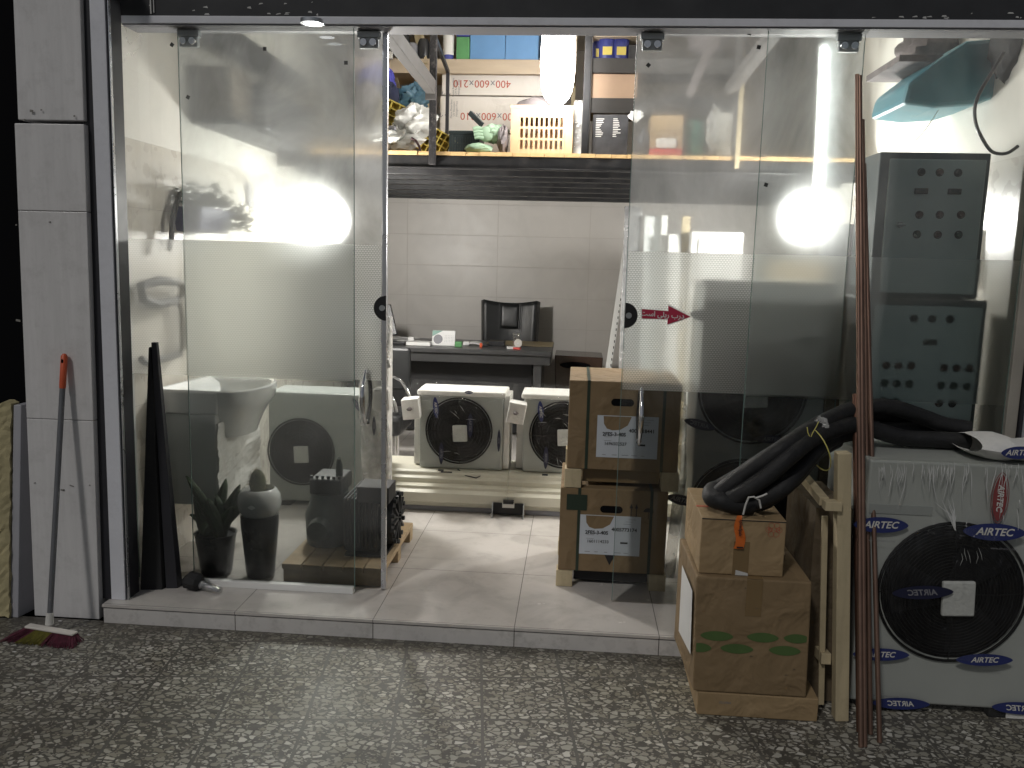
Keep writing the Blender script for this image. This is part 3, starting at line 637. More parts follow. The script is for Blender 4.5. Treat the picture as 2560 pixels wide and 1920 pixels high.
def boxthing(name, label, cat, px0, py0, px1, py1, Y, depth, mat, bevel=.004, group=None, rest=None):
    a = aY(px0, py0, Y); c = aY(px1, py1, Y); z0 = c[2] if rest is None else rest
    o = MB().bx(a[0], c[0], Y, Y+depth, z0, a[2]).done(name, mat, None, bevel=bevel)
    tag(o, label, cat, group); return o, (a[0], c[0], z0, a[2])
SZ = z+.001; DZ = 2.2085
g = 'blue cartons on the upper wooden shelf'
boxthing('carton', 'blue carton on the wooden shelf next to the green box', 'carton', 1176, 55, 1262, 147, 2.99, .3, 'bluebox', rest=SZ)
boxthing('carton', 'blue carton on the wooden shelf nearest the bright lamp', 'carton', 1265, 55, 1345, 147, 2.99, .3, 'bluebox', rest=SZ)
boxthing('carton', 'small green carton on the shelf beside a white can', 'carton', 1141, 92, 1173, 146, 2.98, .18, 'greenbox', rest=SZ)
boxthing('carton', 'navy and white carton on top of the green carton', 'carton', 1141, 55, 1173, 91, 2.985, .18, 'navy', rest=None)
c0 = aY(1119, 146, 2.97); r_ = .038
t = thing('paint_can', 'white can with a blue foot on the wooden shelf', 'can', (c0[0], 3.01, SZ))
MB().lathe([(r_, 0), (r_, .035)], (c0[0], 3.01, SZ), 24).done('can_foot', 'navy', t, smooth=True)
MB().lathe([(r_*1.04, .0355), (r_*1.04, .185), (r_*.98, .19)], (c0[0], 3.01, SZ), 24).done('can_body', 'white_dull', t, smooth=True)
MB().lathe([(r_*1.0, .1905), (r_*1.0, .20)], (c0[0], 3.01, SZ), 24).done('lid', 'greyink', t, smooth=True)
for i, (px_, lb) in enumerate(((1006, 'leftmost dark jar on the shelf under the steel tie'), (1028, 'low dark jar between two taller jars on the shelf'), (1056, 'squat black jar on the shelf by the post'))):
    c0 = aY(px_, 140, 2.97); s_ = (.2, .12, .15)[i]
    o = MB().lathe([(.038, 0), (.043, .01), (.043, s_*.8), (.036, s_*.93), (.03, s_)], (c0[0], 3.02, SZ), 20).done('jar', ('black_matt', 'greyink', 'black_plastic')[i], smooth=True); tag(o, lb, 'jar')
o, e = boxthing('power_strip', 'pale power strip fixed along the shelf edge', 'power strip', 935, 128, 982, 147, 2.93, .012, 'white_dull', rest=None)
# cartons marked 400x600x210, upside down
def sized_carton(label, px0, py0, px1, py1, Y, tpx, rest):
    a = aY(px0, py0, Y); c = aY(px1, py1, Y)
    t = thing('carton', label, 'carton', ((a[0]+c[0])/2, Y, rest), 'white cartons marked 400x600x210')
    MB().bx(a[0], c[0], Y, Y+.35, rest, a[2]).done('carton_body', 'whitebox', t, bevel=.004)
    p = aY(tpx, (py0+py1)/2-2, Y-.002)
    for tx, dx in (('400', .155), ('600', 0), ('210', -.155)): MB().text(tx, p+X_*dx, -X_, -Z_, .075).done('number_print', 'redink', t)
    b = MB().text('x', p+X_*.078, -X_, -Z_, .07).text('x', p-X_*.078, -X_, -Z_, .07); b.done('times_sign', 'greyink', t)
    b = MB()
    for k in range(3): b.text(['Flame Retardant', 'UV Resistant', 'Halogen-Free'][k], (a[0]+.035+.02*k+.05, Y-.002, a[2]-.09), Z_, -X_, .02)
    b.text('\u2191\u2191', (a[0]+.03, Y-.002, a[2]-.13), -X_, -Z_, .05)
    b.done('side_print', 'greyink', t); return t
zl = DZ
z1 = aY(1200, 310, 3.02)[2]
sized_carton('white carton on the platform floor with red numbers upside down', 1100, 240, 1372, 345, 3.02, 1222, aY(1200, 332, 3.02)[2])
sized_carton('upper white carton touching the wooden shelf, red numbers upside down', 1105, 186, 1365, 236, 3.02, 1205, aY(1200, 239, 3.02)[2]+.002)
o, e = boxthing('carton', 'plain white carton under the numbered cartons', 'carton', 1100, 333, 1372, 390, 3.03, .33, 'whitebox', rest=DZ)

# crates
def crate(label, x0, x1, Y0, Y1, z0, z1, mat, rows, cols, rot=None):
    t = thing('crate', label, 'crate', ((x0+x1)/2, (Y0+Y1)/2, z0))
    b = MB(); w = x1-x0; h = z1-z0; th = .006
    for yy in (Y0, Y1-th):
        b.bx(x0, x0+w*.12, yy, yy+th, z0, z1).bx(x1-w*.12, x1, yy, yy+th, z0, z1)
        b.bx(x0+w*.12, x1-w*.12, yy, yy+th, z1-h*.2, z1).bx(x0+w*.12, x1-w*.12, yy, yy+th, z0, z0+h*.1)
        hh = (h*.7)/rows
        for r in range(rows):
            zb_ = z0+h*.1+r*hh
            b.bx(x0+w*.12, x1-w*.12, yy+.001, yy+th-.001, zb_+hh*.78, zb_+hh)
            for q in range(cols*2+1):
                xx = x0+w*.12+(w*.76)*q/(cols*2+1)
                if q % 2 == 0 or rows < 3: b.bx(xx, xx+w*.76/(cols*2+1)*.9, yy+.0015, yy+th-.0015, zb_, zb_+hh*.79)
    b.bx(x0, x0+th, Y0+th, Y1-th, z0, z1).bx(x1-th, x1, Y0+th, Y1-th, z0, z1).done('crate_walls', mat, t, bevel=.001)
    MB().bx(x0+th, x1-th, Y0+th, Y1-th, z0+.002, z0+.012).done('crate_floor', mat, t)
    MB().bx(x0-.004, x1+.004, Y0-.004, Y0, z1-.02, z1-.004).bx(x0-.004, x1+.004, Y0-.004, Y0, z0, z0+.01).done('crate_rim', mat, t)
    return t
a = aY(1278, 262, 2.32); c = aY(1430, 382, 2.32)
cr = crate('cream plastic crate with slotted sides on the platform edge', a[0], c[0], 2.32, 2.68, DZ, a[2], 'creamp', 3, 9)
o = MB().ell(((a[0]+c[0])/2-.03, 2.5, a[2]-.01), (.17, .15, .09), 16, 10, .15).done('bag', 'greycloth', smooth=True); tag(o, 'dark crumpled bag heaped in the cream crate', 'bag')
a = aY(1123, 326, 2.36); c = aY(1190, 384, 2.36)
cr = crate('dark slotted crate on the platform beside the green gloves', a[0], c[0]+.02, 2.36, 2.66, DZ, a[2], 'darkcrate', 2, 4)
def tilt_crate(label, px, py, Y, w, h, ang):
    c = aY(px, py, Y); t = thing('crate', label, 'crate', c); u = np.array((cos(ang), 0, sin(ang))); v = np.array((-sin(ang), 0, cos(ang)))
    b = MB(); nrm = np.array((0, 1, 0))
    for k in range(6): b.obox(c+u*(k/5-.5)*w, (.008, h, .05), u, v)
    for k in range(5): b.obox(c+v*(k/4-.5)*h, (w, .008, .052), u, v)
    b.obox(c+nrm*.03, (w, h, .006), u, v).obox(c+nrm*.16+v*h*.5, (w, .008, .26), u, v).obox(c+nrm*.16-v*h*.5, (w, .008, .26), u, v)
    b.done('crate_lattice', 'yellow', t); return t
tilt_crate('yellow lattice crate tipped on its side beside the blue bag', 1000, 300, 2.5, .30, .18, -.42)
tilt_crate('yellow crate lying behind the flecked post', 1085, 356, 2.42, .20, .17, -.5)
def lump(name, label, cat, px, py, Y, r, mat, noise=.25, nu=22, nv=16, seed=1):
    c = aY(px, py, Y); rs = np.random.RandomState(seed); ph = rs.rand(6)*6
    b = MB(); vs = []; fs = []
    for i in range(nv+1):
        t = pi*i/nv
        for j in range(nu):
            a = 2*pi*j/nu
            k = 1+noise*(sin(3*a+ph[0]+2*t)*.4+sin(5*a+ph[1])*sin(4*t+ph[2])*.35+sin(9*a+7*t+ph[3])*.25+sin(13*t+4*a+ph[4])*.15+(rs.rand()-.5)*.12)
            vs.append(c+np.array((sin(t)*cos(a)*r[0], sin(t)*sin(a)*r[1], cos(t)*r[2]))*k)
    for i in range(nv):
        for j in range(nu): fs.append((i*nu+j, (i+1)*nu+j, (i+1)*nu+(j+1) % nu, i*nu+(j+1) % nu))
    b.add(vs, fs); b.v = [(p[0], p[1], max(p[2], (DZ if Y > 1 else -9))) for p in b.v]
    o = b.done(name, mat, smooth=True); return tag(o, label, cat)
lump('plastic_bag', 'large white plastic bag in front of the yellow crate', 'bag', 1035, 310, 2.42, (.13, .10, .11), 'bag_white', .42, 40, 28, seed=4)
lump('plastic_bag', 'low milky plastic bag at the platform edge left of the post', 'bag', 985, 352, 2.36, (.16, .09, .08), 'bag_white', .42, 40, 28, seed=8)
lump('plastic_bag', 'milky plastic bag seen behind the left door edge', 'bag', 905, 355, 2.42, (.11, .09, .065), 'bag_white', .4, seed=12)
lump('cloth_heap', 'grey cloth heap on the platform under the blue jacket', 'cloth', 922, 262, 2.6, (.09, .1, .14), 'greycloth', .3, seed=3)
lump('jacket', 'blue work jacket heaped left of the leaning timber', 'jacket', 945, 205, 2.8, (.13, .08, .10), 'bluejacket', .22, seed=5)
lump('jacket', 'dark navy cloth under the blue jacket', 'jacket', 972, 245, 2.7, (.07, .06, .10), 'darkblue', .25, seed=6)
lump('shopping_bag', 'teal blue bag behind the yellow crate', 'bag', 1035, 250, 2.95, (.12, .06, .09), 'bluebag', .55, 30, 20, seed=7)
lump('glove_pile', 'pale green work gloves piled on the platform', 'gloves', 1235, 335, 2.40, (.09, .08, .055), 'gloves', .3, 30, 18, seed=9)
b = MB(); c = aY(1200, 330, 2.33)
for k in range(4):
    d = np.array((-.02+.004*k, 0, .02-.02*k)); b.tube([c+d+(.03, 0, 0), c+d+(.0, -.01, .006), c+d+(-.025, -.015, -.002)], [.013, .013, .010], 10)
b.ell(c+(.04, .02, -.01), (.05, .03, .05)); tag(b.done('work_glove', 'gloves', smooth=True), 'pale green glove with fingers spread on top of the pile', 'glove')
lump('cloth_heap', 'folded pale green cloth in front of the glove pile', 'cloth', 1195, 372, 2.34, (.09, .07, .035), 'gloves', .2, seed=10)
lump('bag', 'brown bag squeezed between gloves and cream crate', 'bag', 1258, 350, 2.36, (.035, .08, .085), 'greycloth', .3, seed=11)
p0, p1 = aY(1175, 282, 2.42), aY(1205, 312, 2.38)
tag(MB().bar(p0, p1, .025, .03).done('tube_piece', 'darkcrate'), 'dark green stick poking out of the crate by the gloves', 'stick')
for i, (x0, y0, x1, y1, lb) in enumerate(((983, 184, 1003, 262, 'short pale timber leaning right of the blue jacket'), (1040, 60, 1075, 275, 'long pale timber leaning behind the post'), (1052, 60, 1066, 160, 'thin batten leaning beside the long timber'))):
    p0, p1 = aY(x0, y0, 3.2), aY(x1, y1, 2.95); p1[2] = max(p1[2], DZ+.03)
    tag(MB().bar(p0, p1, .05 if i < 2 else .02, .02, up=(0, 1, 0)).done('timber', 'rawwood'), lb, 'timber')
pts = [aY(*q, 2.3) for q in ((1028, 345), (1040, 352), (1048, 366), (1052, 384))]
tag(MB().tube(pts, .008, 8).done('strap', 'wine', smooth=True), 'dark red strap loop lying by the post foot', 'strap')
tag(MB().bar(aY(952, 315, 2.3), aY(990, 322, 2.3), .03, .02).done('handle_bar', 'greyink'), 'short dark bar lying on the plastic bags', 'bar')
# right part of the platform
boxthing('carton', 'orange tinted carton on the lower steel shelf', 'carton', 1478, 184, 1592, 244, 2.82, .28, 'orangebox', rest=aY(1530, 245, 2.8)[2]+.001)
for i, (x0, x1, lb) in enumerate(((1483, 1524, 'black printed carton on the platform next to the steel post'), (1526, 1568, 'black printed carton, right one of the pair under the steel shelf'))):
    t = thing('carton', lb, 'carton', aY(x0, 380, 2.36), 'black printed cartons'); a = aY(x0, 286, 2.36); c = aY(x1, 380, 2.36)
    MB().bx(a[0], c[0], 2.36, 2.6, DZ, a[2]).done('carton_body', 'blackbox', t, bevel=.003)
    b = MB()
    for k in range(11): b.bx(a[0]+.02, a[0]+.02+random.uniform(.02, .055), 2.357, 2.359, a[2]-.03-k*.011, a[2]-.028-k*.011+.002)
    b.done('print_lines', 'white_dull', t)
a = aY(1592, 320, 2.36); c = aY(1630, 380, 2.36)
o = MB().lathe([(.045, 0), (.05, .01), (.05, .13), (.02, .165), (.02, .185)], ((a[0]+c[0])/2, 2.42, DZ), 20).done('canister', 'blackbox', smooth=True); tag(o, 'black canister right of the printed cartons', 'canister')
lump('paper_wad', 'torn white paper stuck beside the black cartons', 'paper', 1590, 290, 2.36, (.04, .02, .03), 'paper', .5, seed=21)
t = thing('carton', 'red and brown carton with a clear window behind the right door', 'carton', aY(1660, 380, 2.38)); a = aY(1628, 288, 2.38); c = aY(1704, 380, 2.38)
MB().bx(a[0], c[0], 2.38, 2.62, DZ+.03, a[2]).done('carton_body', 'carton_lt', t, bevel=.003); MB().bx(a[0]-.001, c[0]+.001, 2.377, 2.62, DZ, DZ+.03).bx(a[0], c[0], 2.377, 2.379, DZ+.03, DZ+.055).done('red_base', 'redp', t)
MB().bx(a[0]+.04, c[0]-.04, 2.374, 2.376, DZ+.06, DZ+.12).done('window', 'paper', t)
a = aY(1712, 278, 2.4); c = aY(1765, 380, 2.4)
o = MB().lathe([(.062, 0), (.066, .01), (.066, .2), (.05, .235), (.025, .25)], ((a[0]+c[0])/2, 2.48, DZ), 24).done('canister', 'greenp', smooth=True); tag(o, 'tall dark green canister behind the right door', 'canister')
lump('plastic_bag', 'clear plastic bag between the green canister and the rack leg', 'bag', 1785, 320, 2.4, (.04, .05, .12), 'wrap_bag', .4, seed=22)
boxthing('carton', 'grey carton at the right end of the platform', 'carton', 1795, 282, 1835, 345, 2.5, .2, 'white_dull', rest=DZ)
z = aY(1530, 145, 2.8)[2]+.001
for i, (px_, lb, h) in enumerate(((1500, 'rear blue jug on the steel shelf', .17), (1517, 'tall blue jug with a yellow label on the steel shelf', .21), (1552, 'lower blue jug at the right of the pair', .18))):
    c0 = aY(px_, 140, 2.86+(.06 if i == 0 else 0)); t = thing('oil_jug', lb, 'jug', (c0[0], 2.9, z)); c0 = (c0[0], 2.88+.06*(i == 0), z)
    MB().lathe([(.05, 0), (.056, .01), (.056, h*.75), (.04, h*.88), (.022, h*.92), (.022, h)], c0, 24, 1, .6).done('jug_body', 'navy', t, smooth=True)
    MB().bx(c0[0]-.03, c0[0]+.035, c0[1]-.037, c0[1]-.035, z+.03, z+.085).done('jug_label', 'yellow', t)
z = aY(1530, 78, 2.8)[2]+.001
for px0, px1, mt, lb in ((1500, 1540, 'whitebox', 'white carton on the top right shelf'), (1545, 1562, 'redp', 'red carton on the top right shelf'), (1566, 1592, 'bluebox', 'blue and white carton on the top right shelf')):
    boxthing('carton', lb, 'carton', px0, 60, px1, 78, 2.84, .2, mt, rest=z)
boxthing('carton', 'small dark carton at the jugs on the steel shelf', 'carton', 1572, 112, 1592, 145, 2.84, .1, 'blackbox', rest=aY(1530, 145, 2.8)[2]+.001)
lump('bag', 'big grey sack on the steel shelf behind the right door', 'bag', 1770, 95, 2.9, (.13, .1, .13), 'greycloth', .25, seed=31)
tag(MB().bar(aY(1800, 60, 2.5), aY(1722, 240, 2.4), .05, .03, up=(0, 1, 0)).done('steel_bar', 'greycloth'), 'dark steel bar slanting in front of the steel shelves', 'bar')
lump('bag', 'dark sack lying on the lower steel shelf', 'bag', 1720, 262, 2.8, (.22, .1, .06), 'black_matt', .3, seed=33)
tag(MB().bx(aY(1432, 330, 2.4)[0], aY(1456, 330, 2.4)[0], 2.4, 2.5, DZ, aY(1440, 250, 2.4)[2]).done('wrapped_roll', 'wrap_bag', bevel=.01), 'film wrapped bundle standing beside the cream crate', 'bundle')
# left: boxes hanging along the left wall
t = thing('wall_shelf', 'dark shelf fixed high on the left wall behind the glass', 'shelf', (-1.1, 1.6, 2.2))
MB().bx(-1.188, -.94, 1.0, 2.2, 2.17, 2.20).done('shelf_board', 'black_matt', t)
tag(MB().bx(-1.185, -.98, 1.02, 1.3, 2.201, 2.46).done('carton', 'carton_dk', bevel=.006), 'olive brown carton on the high left wall shelf', 'carton')
tag(MB().bx(-1.185, -.92, 1.33, 2.2, 2.201, 2.44).done('equipment_case', 'blackbox', bevel=.01), 'long dark case on the high left wall shelf', 'case')

# ------------------------------------------------------------------ lamps
def hang_lamp(label, c, r, cord_to):
    t = thing('bulb_lamp', label, 'lamp', c, None)
    MB().ell(c, (r, r, r*1.15), 20, 14).done('bulb', 'bulb', t, smooth=True)
    MB().cyl(c+Z_*(r*1.1), c+Z_*(r*1.1+.06), .022, .02, 16).done('socket', 'white_dull', t, smooth=True)
    MB().tube([c+Z_*(r*1.1+.06), cord_to], .004, 6).done('cord', 'black_plastic', t)
BL = aY(828, 552, 2.0); hang_lamp('glaring white bulb hanging behind the left sliding door', BL, .095, BL+np.array((0, .24, .34)))
BR = aY(1988, 548, 2.0); hang_lamp('glaring white bulb hanging behind the right door', BR, .08, BR+np.array((0, .24, .27)))
c = aY(1395, 150, 1.98); t = thing('pendant_lamp', 'blazing white lamp above the open doorway, enlarged to take in its glare', 'lamp', c)
MB().lathe([(.012, -.262), (.045, -.25), (.072, -.222), (.090, -.18), (.10, -.12), (.105, 0), (.10, .15), (.07, .22), (.04, .25)], c, 32).done('lamp_tube', 'bulb_main', t, smooth=True)  # body enlarged so its shape takes in the glare around the lamp
MB().lathe([(.035, .251), (.035, .33)], c, 20).done('socket', 'white_dull', t, smooth=True); MB().tube([c+Z_*.33, (c[0], c[1], 3.49)], .005, 6).done('cord', 'black_plastic', t)
p0, p1 = aY(2058, 120, 2.1), aY(2045, 460, 2.1)
t = thing('tube_light', 'upright fluorescent tube glowing behind the right door', 'lamp', p1)
MB().cyl(p1, p0, .013, .013, 14).done('tube', 'tube_em', t, smooth=True)
MB().bar(p1+(0, .03, -.03), p0+(0, .03, .03), .04, .03, up=(0, 1, 0)).done('batten', 'white_dull', t)
MB().cyl(p1-(p0-p1)*.001, p1-(p0-p1)*.03, .015, .015, 12).cyl(p0+(p0-p1)*.001, p0+(p0-p1)*.03, .015, .015, 12).done('end_cap', 'white_dull', t)

# ------------------------------------------------------------------ back of the shop: desk, chair, things on it
dk = thing('desk', 'large dark office desk at the back of the shop', 'desk', (0, 4.0, 0))
xr = .62; xl = -1.15
MB().bx(xl, xr, 3.66, 4.5, .735, .775).done('desktop', 'desk', dk, bevel=.004)
MB().bx(.02, xr-.002, 4.05, 4.49, .7765, .779).done('wood_inlay', 'desk_wood', dk)
MB().bx(xl, xr-.01, 3.69, 4.45, .655, .733).done('apron', 'desk', dk, bevel=.004)
MB().bx(xl, .45, 3.92, 3.95, .02, .653).done('modesty_panel', 'black_matt', dk)
MB().bx(.47, .54, 3.72, 4.4, 0, .653).done('leg', 'desk', dk, bevel=.004); MB().bx(xl+.02, xl+.09, 3.72, 4.4, 0, .653).done('leg', 'desk', dk, bevel=.004)
ch = thing('office_chair', 'black leather high-back office chair behind the desk', 'office chair', (.19, 4.72, 0))
cl, crr = aY(1209, 752, 4.68), aY(1341, 757, 4.68); cw = crr[0]-cl[0]; cx = (cl[0]+crr[0])/2
def back(u, v):
    s_ = (u-.5)*2; x = cx+s_*cw/2*(.93+.07*v); y = 4.72-.05*(s_*s_)-.02*sin(pi*v)+.04*v; zz = .50+v*(cl[2]-.50)+.03*v*(s_*s_-.55)+.0
    return (x, y, zz)
MB().grid(back, 14, 14).done('backrest', 'leather', ch, smooth=True, solid=.09)
p = lambda u, v: np.array(back(u, v))-np.array((0, .055, 0))
MB().grid(lambda u, v: p(.33+.34*u, .62+.36*v)-np.array((0, .012*sin(pi*u)**.5*sin(pi*v)**.5, 0)), 10, 8).done('head_cushion', 'leather', ch, smooth=True, solid=.02)
for u in (.30, .69): MB().tube([p(u, .58)-(0, .005, 0), p(u, .99)-(0, .005, 0)], .004, 6).done('seam', 'black_plastic', ch)
MB().obox((cx, 4.5, .46), (cw*.95, .5, .1)).done('seat', 'leather', ch, bevel=.03)
for s_ in (-1, 1): MB().tube([(cx+s_*cw*.53, 4.66, .50), (cx+s_*cw*.55, 4.6, .70), (cx+s_*cw*.55, 4.45, .74), (cx+s_*cw*.55, 4.3, .73)], .028, 10).done('armrest', 'black_plastic', ch, smooth=True)
MB().cyl((cx, 4.55, .1), (cx, 4.55, .42), .03).done('column', 'chrome', ch, smooth=True)
b = MB()
for k in range(5): a = k*2*pi/5; b.bar((cx, 4.55, .1), (cx+.3*cos(a), 4.55+.3*sin(a), .06), .05, .03); b.cyl((cx+.3*cos(a)-.015, 4.55+.3*sin(a), .03), (cx+.3*cos(a)+.015, 4.55+.3*sin(a), .03), .03)
b.done('wheel_base', 'black_plastic', ch)
DT = .7755
def dpt(px, py, Y): q = aY(px, py, Y); return q
# monitor, seen from behind at the left
c = aY(975, 820, 4.05); mn = thing('monitor', 'black computer monitor leaning at the left end of the desk', 'monitor', (c[0], 4.05, DT))
MB().hexa([(c[0]-.35, 3.98, DT+.09), (c[0]+.075, 4.0, DT+.07), (c[0]+.075, 4.03, DT+.07), (c[0]-.35, 4.01, DT+.09), (c[0]-.35, 4.04, DT+.36), (c[0]-.0, 4.06, DT+.33), (c[0]-.0, 4.09, DT+.33), (c[0]-.35, 4.07, DT+.36)]).done('screen', 'black_plastic', mn, bevel=.004)
MB().bx(c[0]-.2, c[0]-.08, 4.0, 4.15, DT, DT+.012).bx(c[0]-.16, c[0]-.12, 4.05, 4.08, DT+.0125, DT+.15).done('stand', 'black_plastic', mn)
# calendar
a = aY(1081, 825, 3.9); c = aY(1137, 868, 3.9); cx0, cx1 = a[0], c[0]; t = thing('desk_calendar', 'small white desk calendar with a green corner', 'calendar', ((cx0+cx1)/2, 3.9, DT))
h = .125
MB().hexa([(cx0, 3.88, DT), (cx1, 3.88, DT), (cx1, 3.884, DT), (cx0, 3.884, DT), (cx0, 3.92, DT+h), (cx1, 3.92, DT+h), (cx1, 3.924, DT+h), (cx0, 3.924, DT+h)]).hexa([(cx0, 3.97, DT), (cx1, 3.97, DT), (cx1, 3.974, DT), (cx0, 3.974, DT), (cx0, 3.926, DT+h), (cx1, 3.926, DT+h), (cx1, 3.93, DT+h), (cx0, 3.93, DT+h)]).done('card', 'paper', t)
yy = lambda z: 3.88+.04*(z/h)-.0025
w = cx1-cx0
MB().face([(cx0, yy(h), DT+h), (cx0, yy(h*.6), DT+h*.6), (cx0+w*.45, yy(h), DT+h)]).done('green_corner', 'calgreen', t)
MB().face([(cx0+w*.26+w*.2*cos(k*pi/10), yy(h*.42+w*.2*sin(k*pi/10))-.001, DT+h*.42+w*.2*sin(k*pi/10)) for k in range(20)]).done('picture_disc', 'greyink', t)
b = MB()
for i in range(6):
    for j in range(5): X = cx0+w*(.55+.07*i); Zc = h*(.65-.1*j); b.face([(X, yy(Zc), DT+Zc), (X+w*.03, yy(Zc), DT+Zc), (X+w*.03, yy(Zc+.003), DT+Zc+.003), (X, yy(Zc+.003), DT+Zc+.003)])
b.done('date_grid', 'greyink', t)
b = MB()
for i in range(14): b.ring((cx0+w*(i+.5)/14, 3.925, DT+h), .006, .001, 'X', 10, 4)
b.done('spiral', 'white_dull', t)
def dbox(name, label, cat, px0, py0, px1, py1, Y, mat, d=.1, h=None, rot=0):
    a = aY(px0, py0, Y); c = aY(px1, py1, Y); hh = h or max(.008, a[2]-c[2]); u = (cos(rot), sin(rot), 0)
    o = MB().obox(((a[0]+c[0])/2, Y+d/2, DT+.0008+hh/2), (c[0]-a[0], d, hh), u, (-sin(rot), cos(rot), 0)).done(name, mat, bevel=min(.004, hh*.2)); return tag(o, label, cat)
dbox('router', 'flat white box device on the desk left of the calendar', 'device', 1015, 856, 1075, 868, 3.78, 'white', .14, .03)
dbox('tin', 'small green tin beside the calendar', 'tin', 1137, 853, 1154, 870, 3.8, 'greenbox', .05, .045)
dbox('tissue_pack', 'white crumpled tissues right of the green tin', 'tissues', 1158, 853, 1172, 864, 3.95, 'paper', .06, .03)
o = MB().grid(lambda u, v: (aY(1166+38*u, 860, 4.0)[0], 3.95+.16*v, DT+.012+.014*abs(sin(pi*u))), 12, 2).done('open_book', 'paper', solid=.008); tag(o, 'open white book lying on the desk', 'book')
dbox('pouch', 'black pouch in front of the office chair', 'pouch', 1221, 856, 1261, 868, 3.98, 'black_plastic', .1, .04)
dbox('stapler', 'small dark stapler left of the black pouch', 'stapler', 1205, 859, 1219, 868, 3.9, 'black_plastic', .06, .02)
dbox('lighter', 'tiny orange lighter standing by the stapler', 'lighter', 1199, 860, 1205, 872, 3.8, 'orange', .012, .04)
dbox('cigarette_pack', 'red and white pack lying on the desk edge', 'pack', 1267, 866, 1290, 874, 3.75, 'paper', .05, .02, .2)
dbox('cigarette_pack', 'red pack crossing the white one on the desk edge', 'pack', 1283, 867, 1301, 874, 3.73, 'redp', .04, .018, -.25)
c = aY(1290, 860, 4.1); t = thing('tea_glass', 'small glass of dark tea near the chair', 'glass', (c[0], 4.1, DT+.004))
MB().lathe([(.022, .003), (.027, .035)], (c[0], 4.1, DT+.004), 18).done('tea', 'tea', t, smooth=True); MB().lathe([(.027, .0), (.03, .08), (.034, .105)], (c[0], 4.1, DT+.004), 18).done('glass_wall', 'clearp', t, smooth=True)
c = aY(1295, 855, 3.95); t = thing('tape_roll', 'beige disc leaning against the tea glass', 'roll', (c[0], 3.95, DT)); MB().cyl((c[0], 3.97, DT+.035), (c[0], 3.95, DT+.034), .035, .035, 24).done('disc', 'whitebox', t, smooth=True)
MB().cyl((c[0], 3.949, DT+.034), (c[0], 3.946, DT+.034), .006, .006, 12).done('hub', 'paper', t)
b = MB(); random.seed(11)
for k in range(9):
    x = aY(random.uniform(965, 1045), 850, 4.2)[0]; b.obox((x, random.uniform(4.05, 4.35), DT+.004+.003*k), (.18, .12, .002), (1, random.uniform(-.5, .5), 0), (0, 1, 0))
tag(b.done('paper_stack', 'paper'), 'loose white papers under the monitor', 'papers')
dbox('cup', 'small white cup among the papers', 'cup', 1020, 838, 1034, 856, 4.0, 'white', .05, .05)
dbox('torch', 'red tipped black torch at the left end of the desk', 'torch', 972, 857, 1012, 866, 3.8, 'black_plastic', .03, .025)

# glossy brown plastic chair by the wall, built as a box
a = aY(1387, 888, 4.25); c = aY(1508, 893, 4.25); t = thing('bin', 'glossy dark brown chair back with an oval opening by the back wall, built as a box', 'bin', ((a[0]+c[0])/2, 4.4, 0))
x0, x1, zt = a[0], c[0], a[2]
MB().hexa([(x0+.03, 4.27, 0), (x1-.03, 4.27, 0), (x1-.03, 4.6, 0), (x0+.03, 4.6, 0), (x0, 4.25, zt), (x1, 4.25, zt-.01), (x1, 4.62, zt+.0), (x0, 4.62, zt+.01)]).done('chair_body', 'brown', t, bevel=.008)
cx_ = (x0+x1)/2-.03
MB().face([(cx_+.14*cos(k*pi/14), 4.249, zt-.085+.032*sin(k*pi/14)) for k in range(28)]).done('opening', 'dark_void', t)
MB().tube([(cx_+.142*cos(k*pi/14), 4.246, zt-.085+.034*sin(k*pi/14)) for k in range(28)], .004, 6, closed=True).done('opening_rim', 'brown', t, smooth=True)

# leaning slotted rail and panels right of the opening
p0, p1 = aY(1500, 960, 2.9), aY(1560, 620, 2.9); p0 = aZ(1490, 1120, 0); p0 = np.array((p1[0]-.36, 2.6, 0.0)); p0 = aY(1490, 1130, 2.9); p0[2] = max(0, p0[2])
t = thing('slotted_rail', 'white perforated upright leaning by the right door edge', 'rail', p0)
p1 = aY(1545, 760, 3.0); d = (p1-p0)
MB().bar(p0, p0+d*1.45, .045, .01, up=(0, 1, 0)).done('rail', 'white', t); 
for k in range(26): q = p0+d*(.35+.04*k)+np.array((.014, -.008, 0)); MB().obox(q, (.006, .002, .018)).done('slot', 'ink', t)
def leanpanel(label, px0, px1, pyt, Y, mat, name='panel_board'):
    a = aY(px0, pyt, Y); c = aY(px1, pyt, Y)
    return tag(MB().hexa([(a[0], Y-.25, 0), (c[0], Y-.25, 0), (c[0], Y-.21, 0), (a[0], Y-.21, 0), (a[0], Y, a[2]), (c[0], Y, a[2]), (c[0], Y+.04, a[2]), (a[0], Y+.04, a[2])]).done(name, mat, bevel=.004), label, 'board')
leanpanel('foil wrapped panel edge at the right door edge', 1562, 1606, 515, 2.9, 'foil')
leanpanel('wide white board standing behind the right door', 1612, 1652, 540, 2.85, 'bluewhite')
leanpanel('narrow white board beside the wide white one', 1654, 1670, 538, 2.8, 'white')
leanpanel('pale timber stud standing between white panels', 1706, 1726, 540, 2.75, 'rawwood', 'timber')
a = aY(1729, 578, 2.6); c = aY(1862, 560, 2.6)
t = thing('chest_cabinet', 'white framed cabinet lit up under the right bulb', 'cabinet', ((a[0]+c[0])/2, 2.7, 0))
MB().bx(a[0], c[0], 2.6, 3.1, 0, a[2]).done('cabinet_body', 'white', t, bevel=.01); MB().bx(a[0]+.05, c[0]-.05, 2.585, 2.598, .1, a[2]-.05).done('door', 'white', t, bevel=.006)
leanpanel('low white panel between the narrow board and the stud', 1672, 1704, 585, 2.7, 'white')
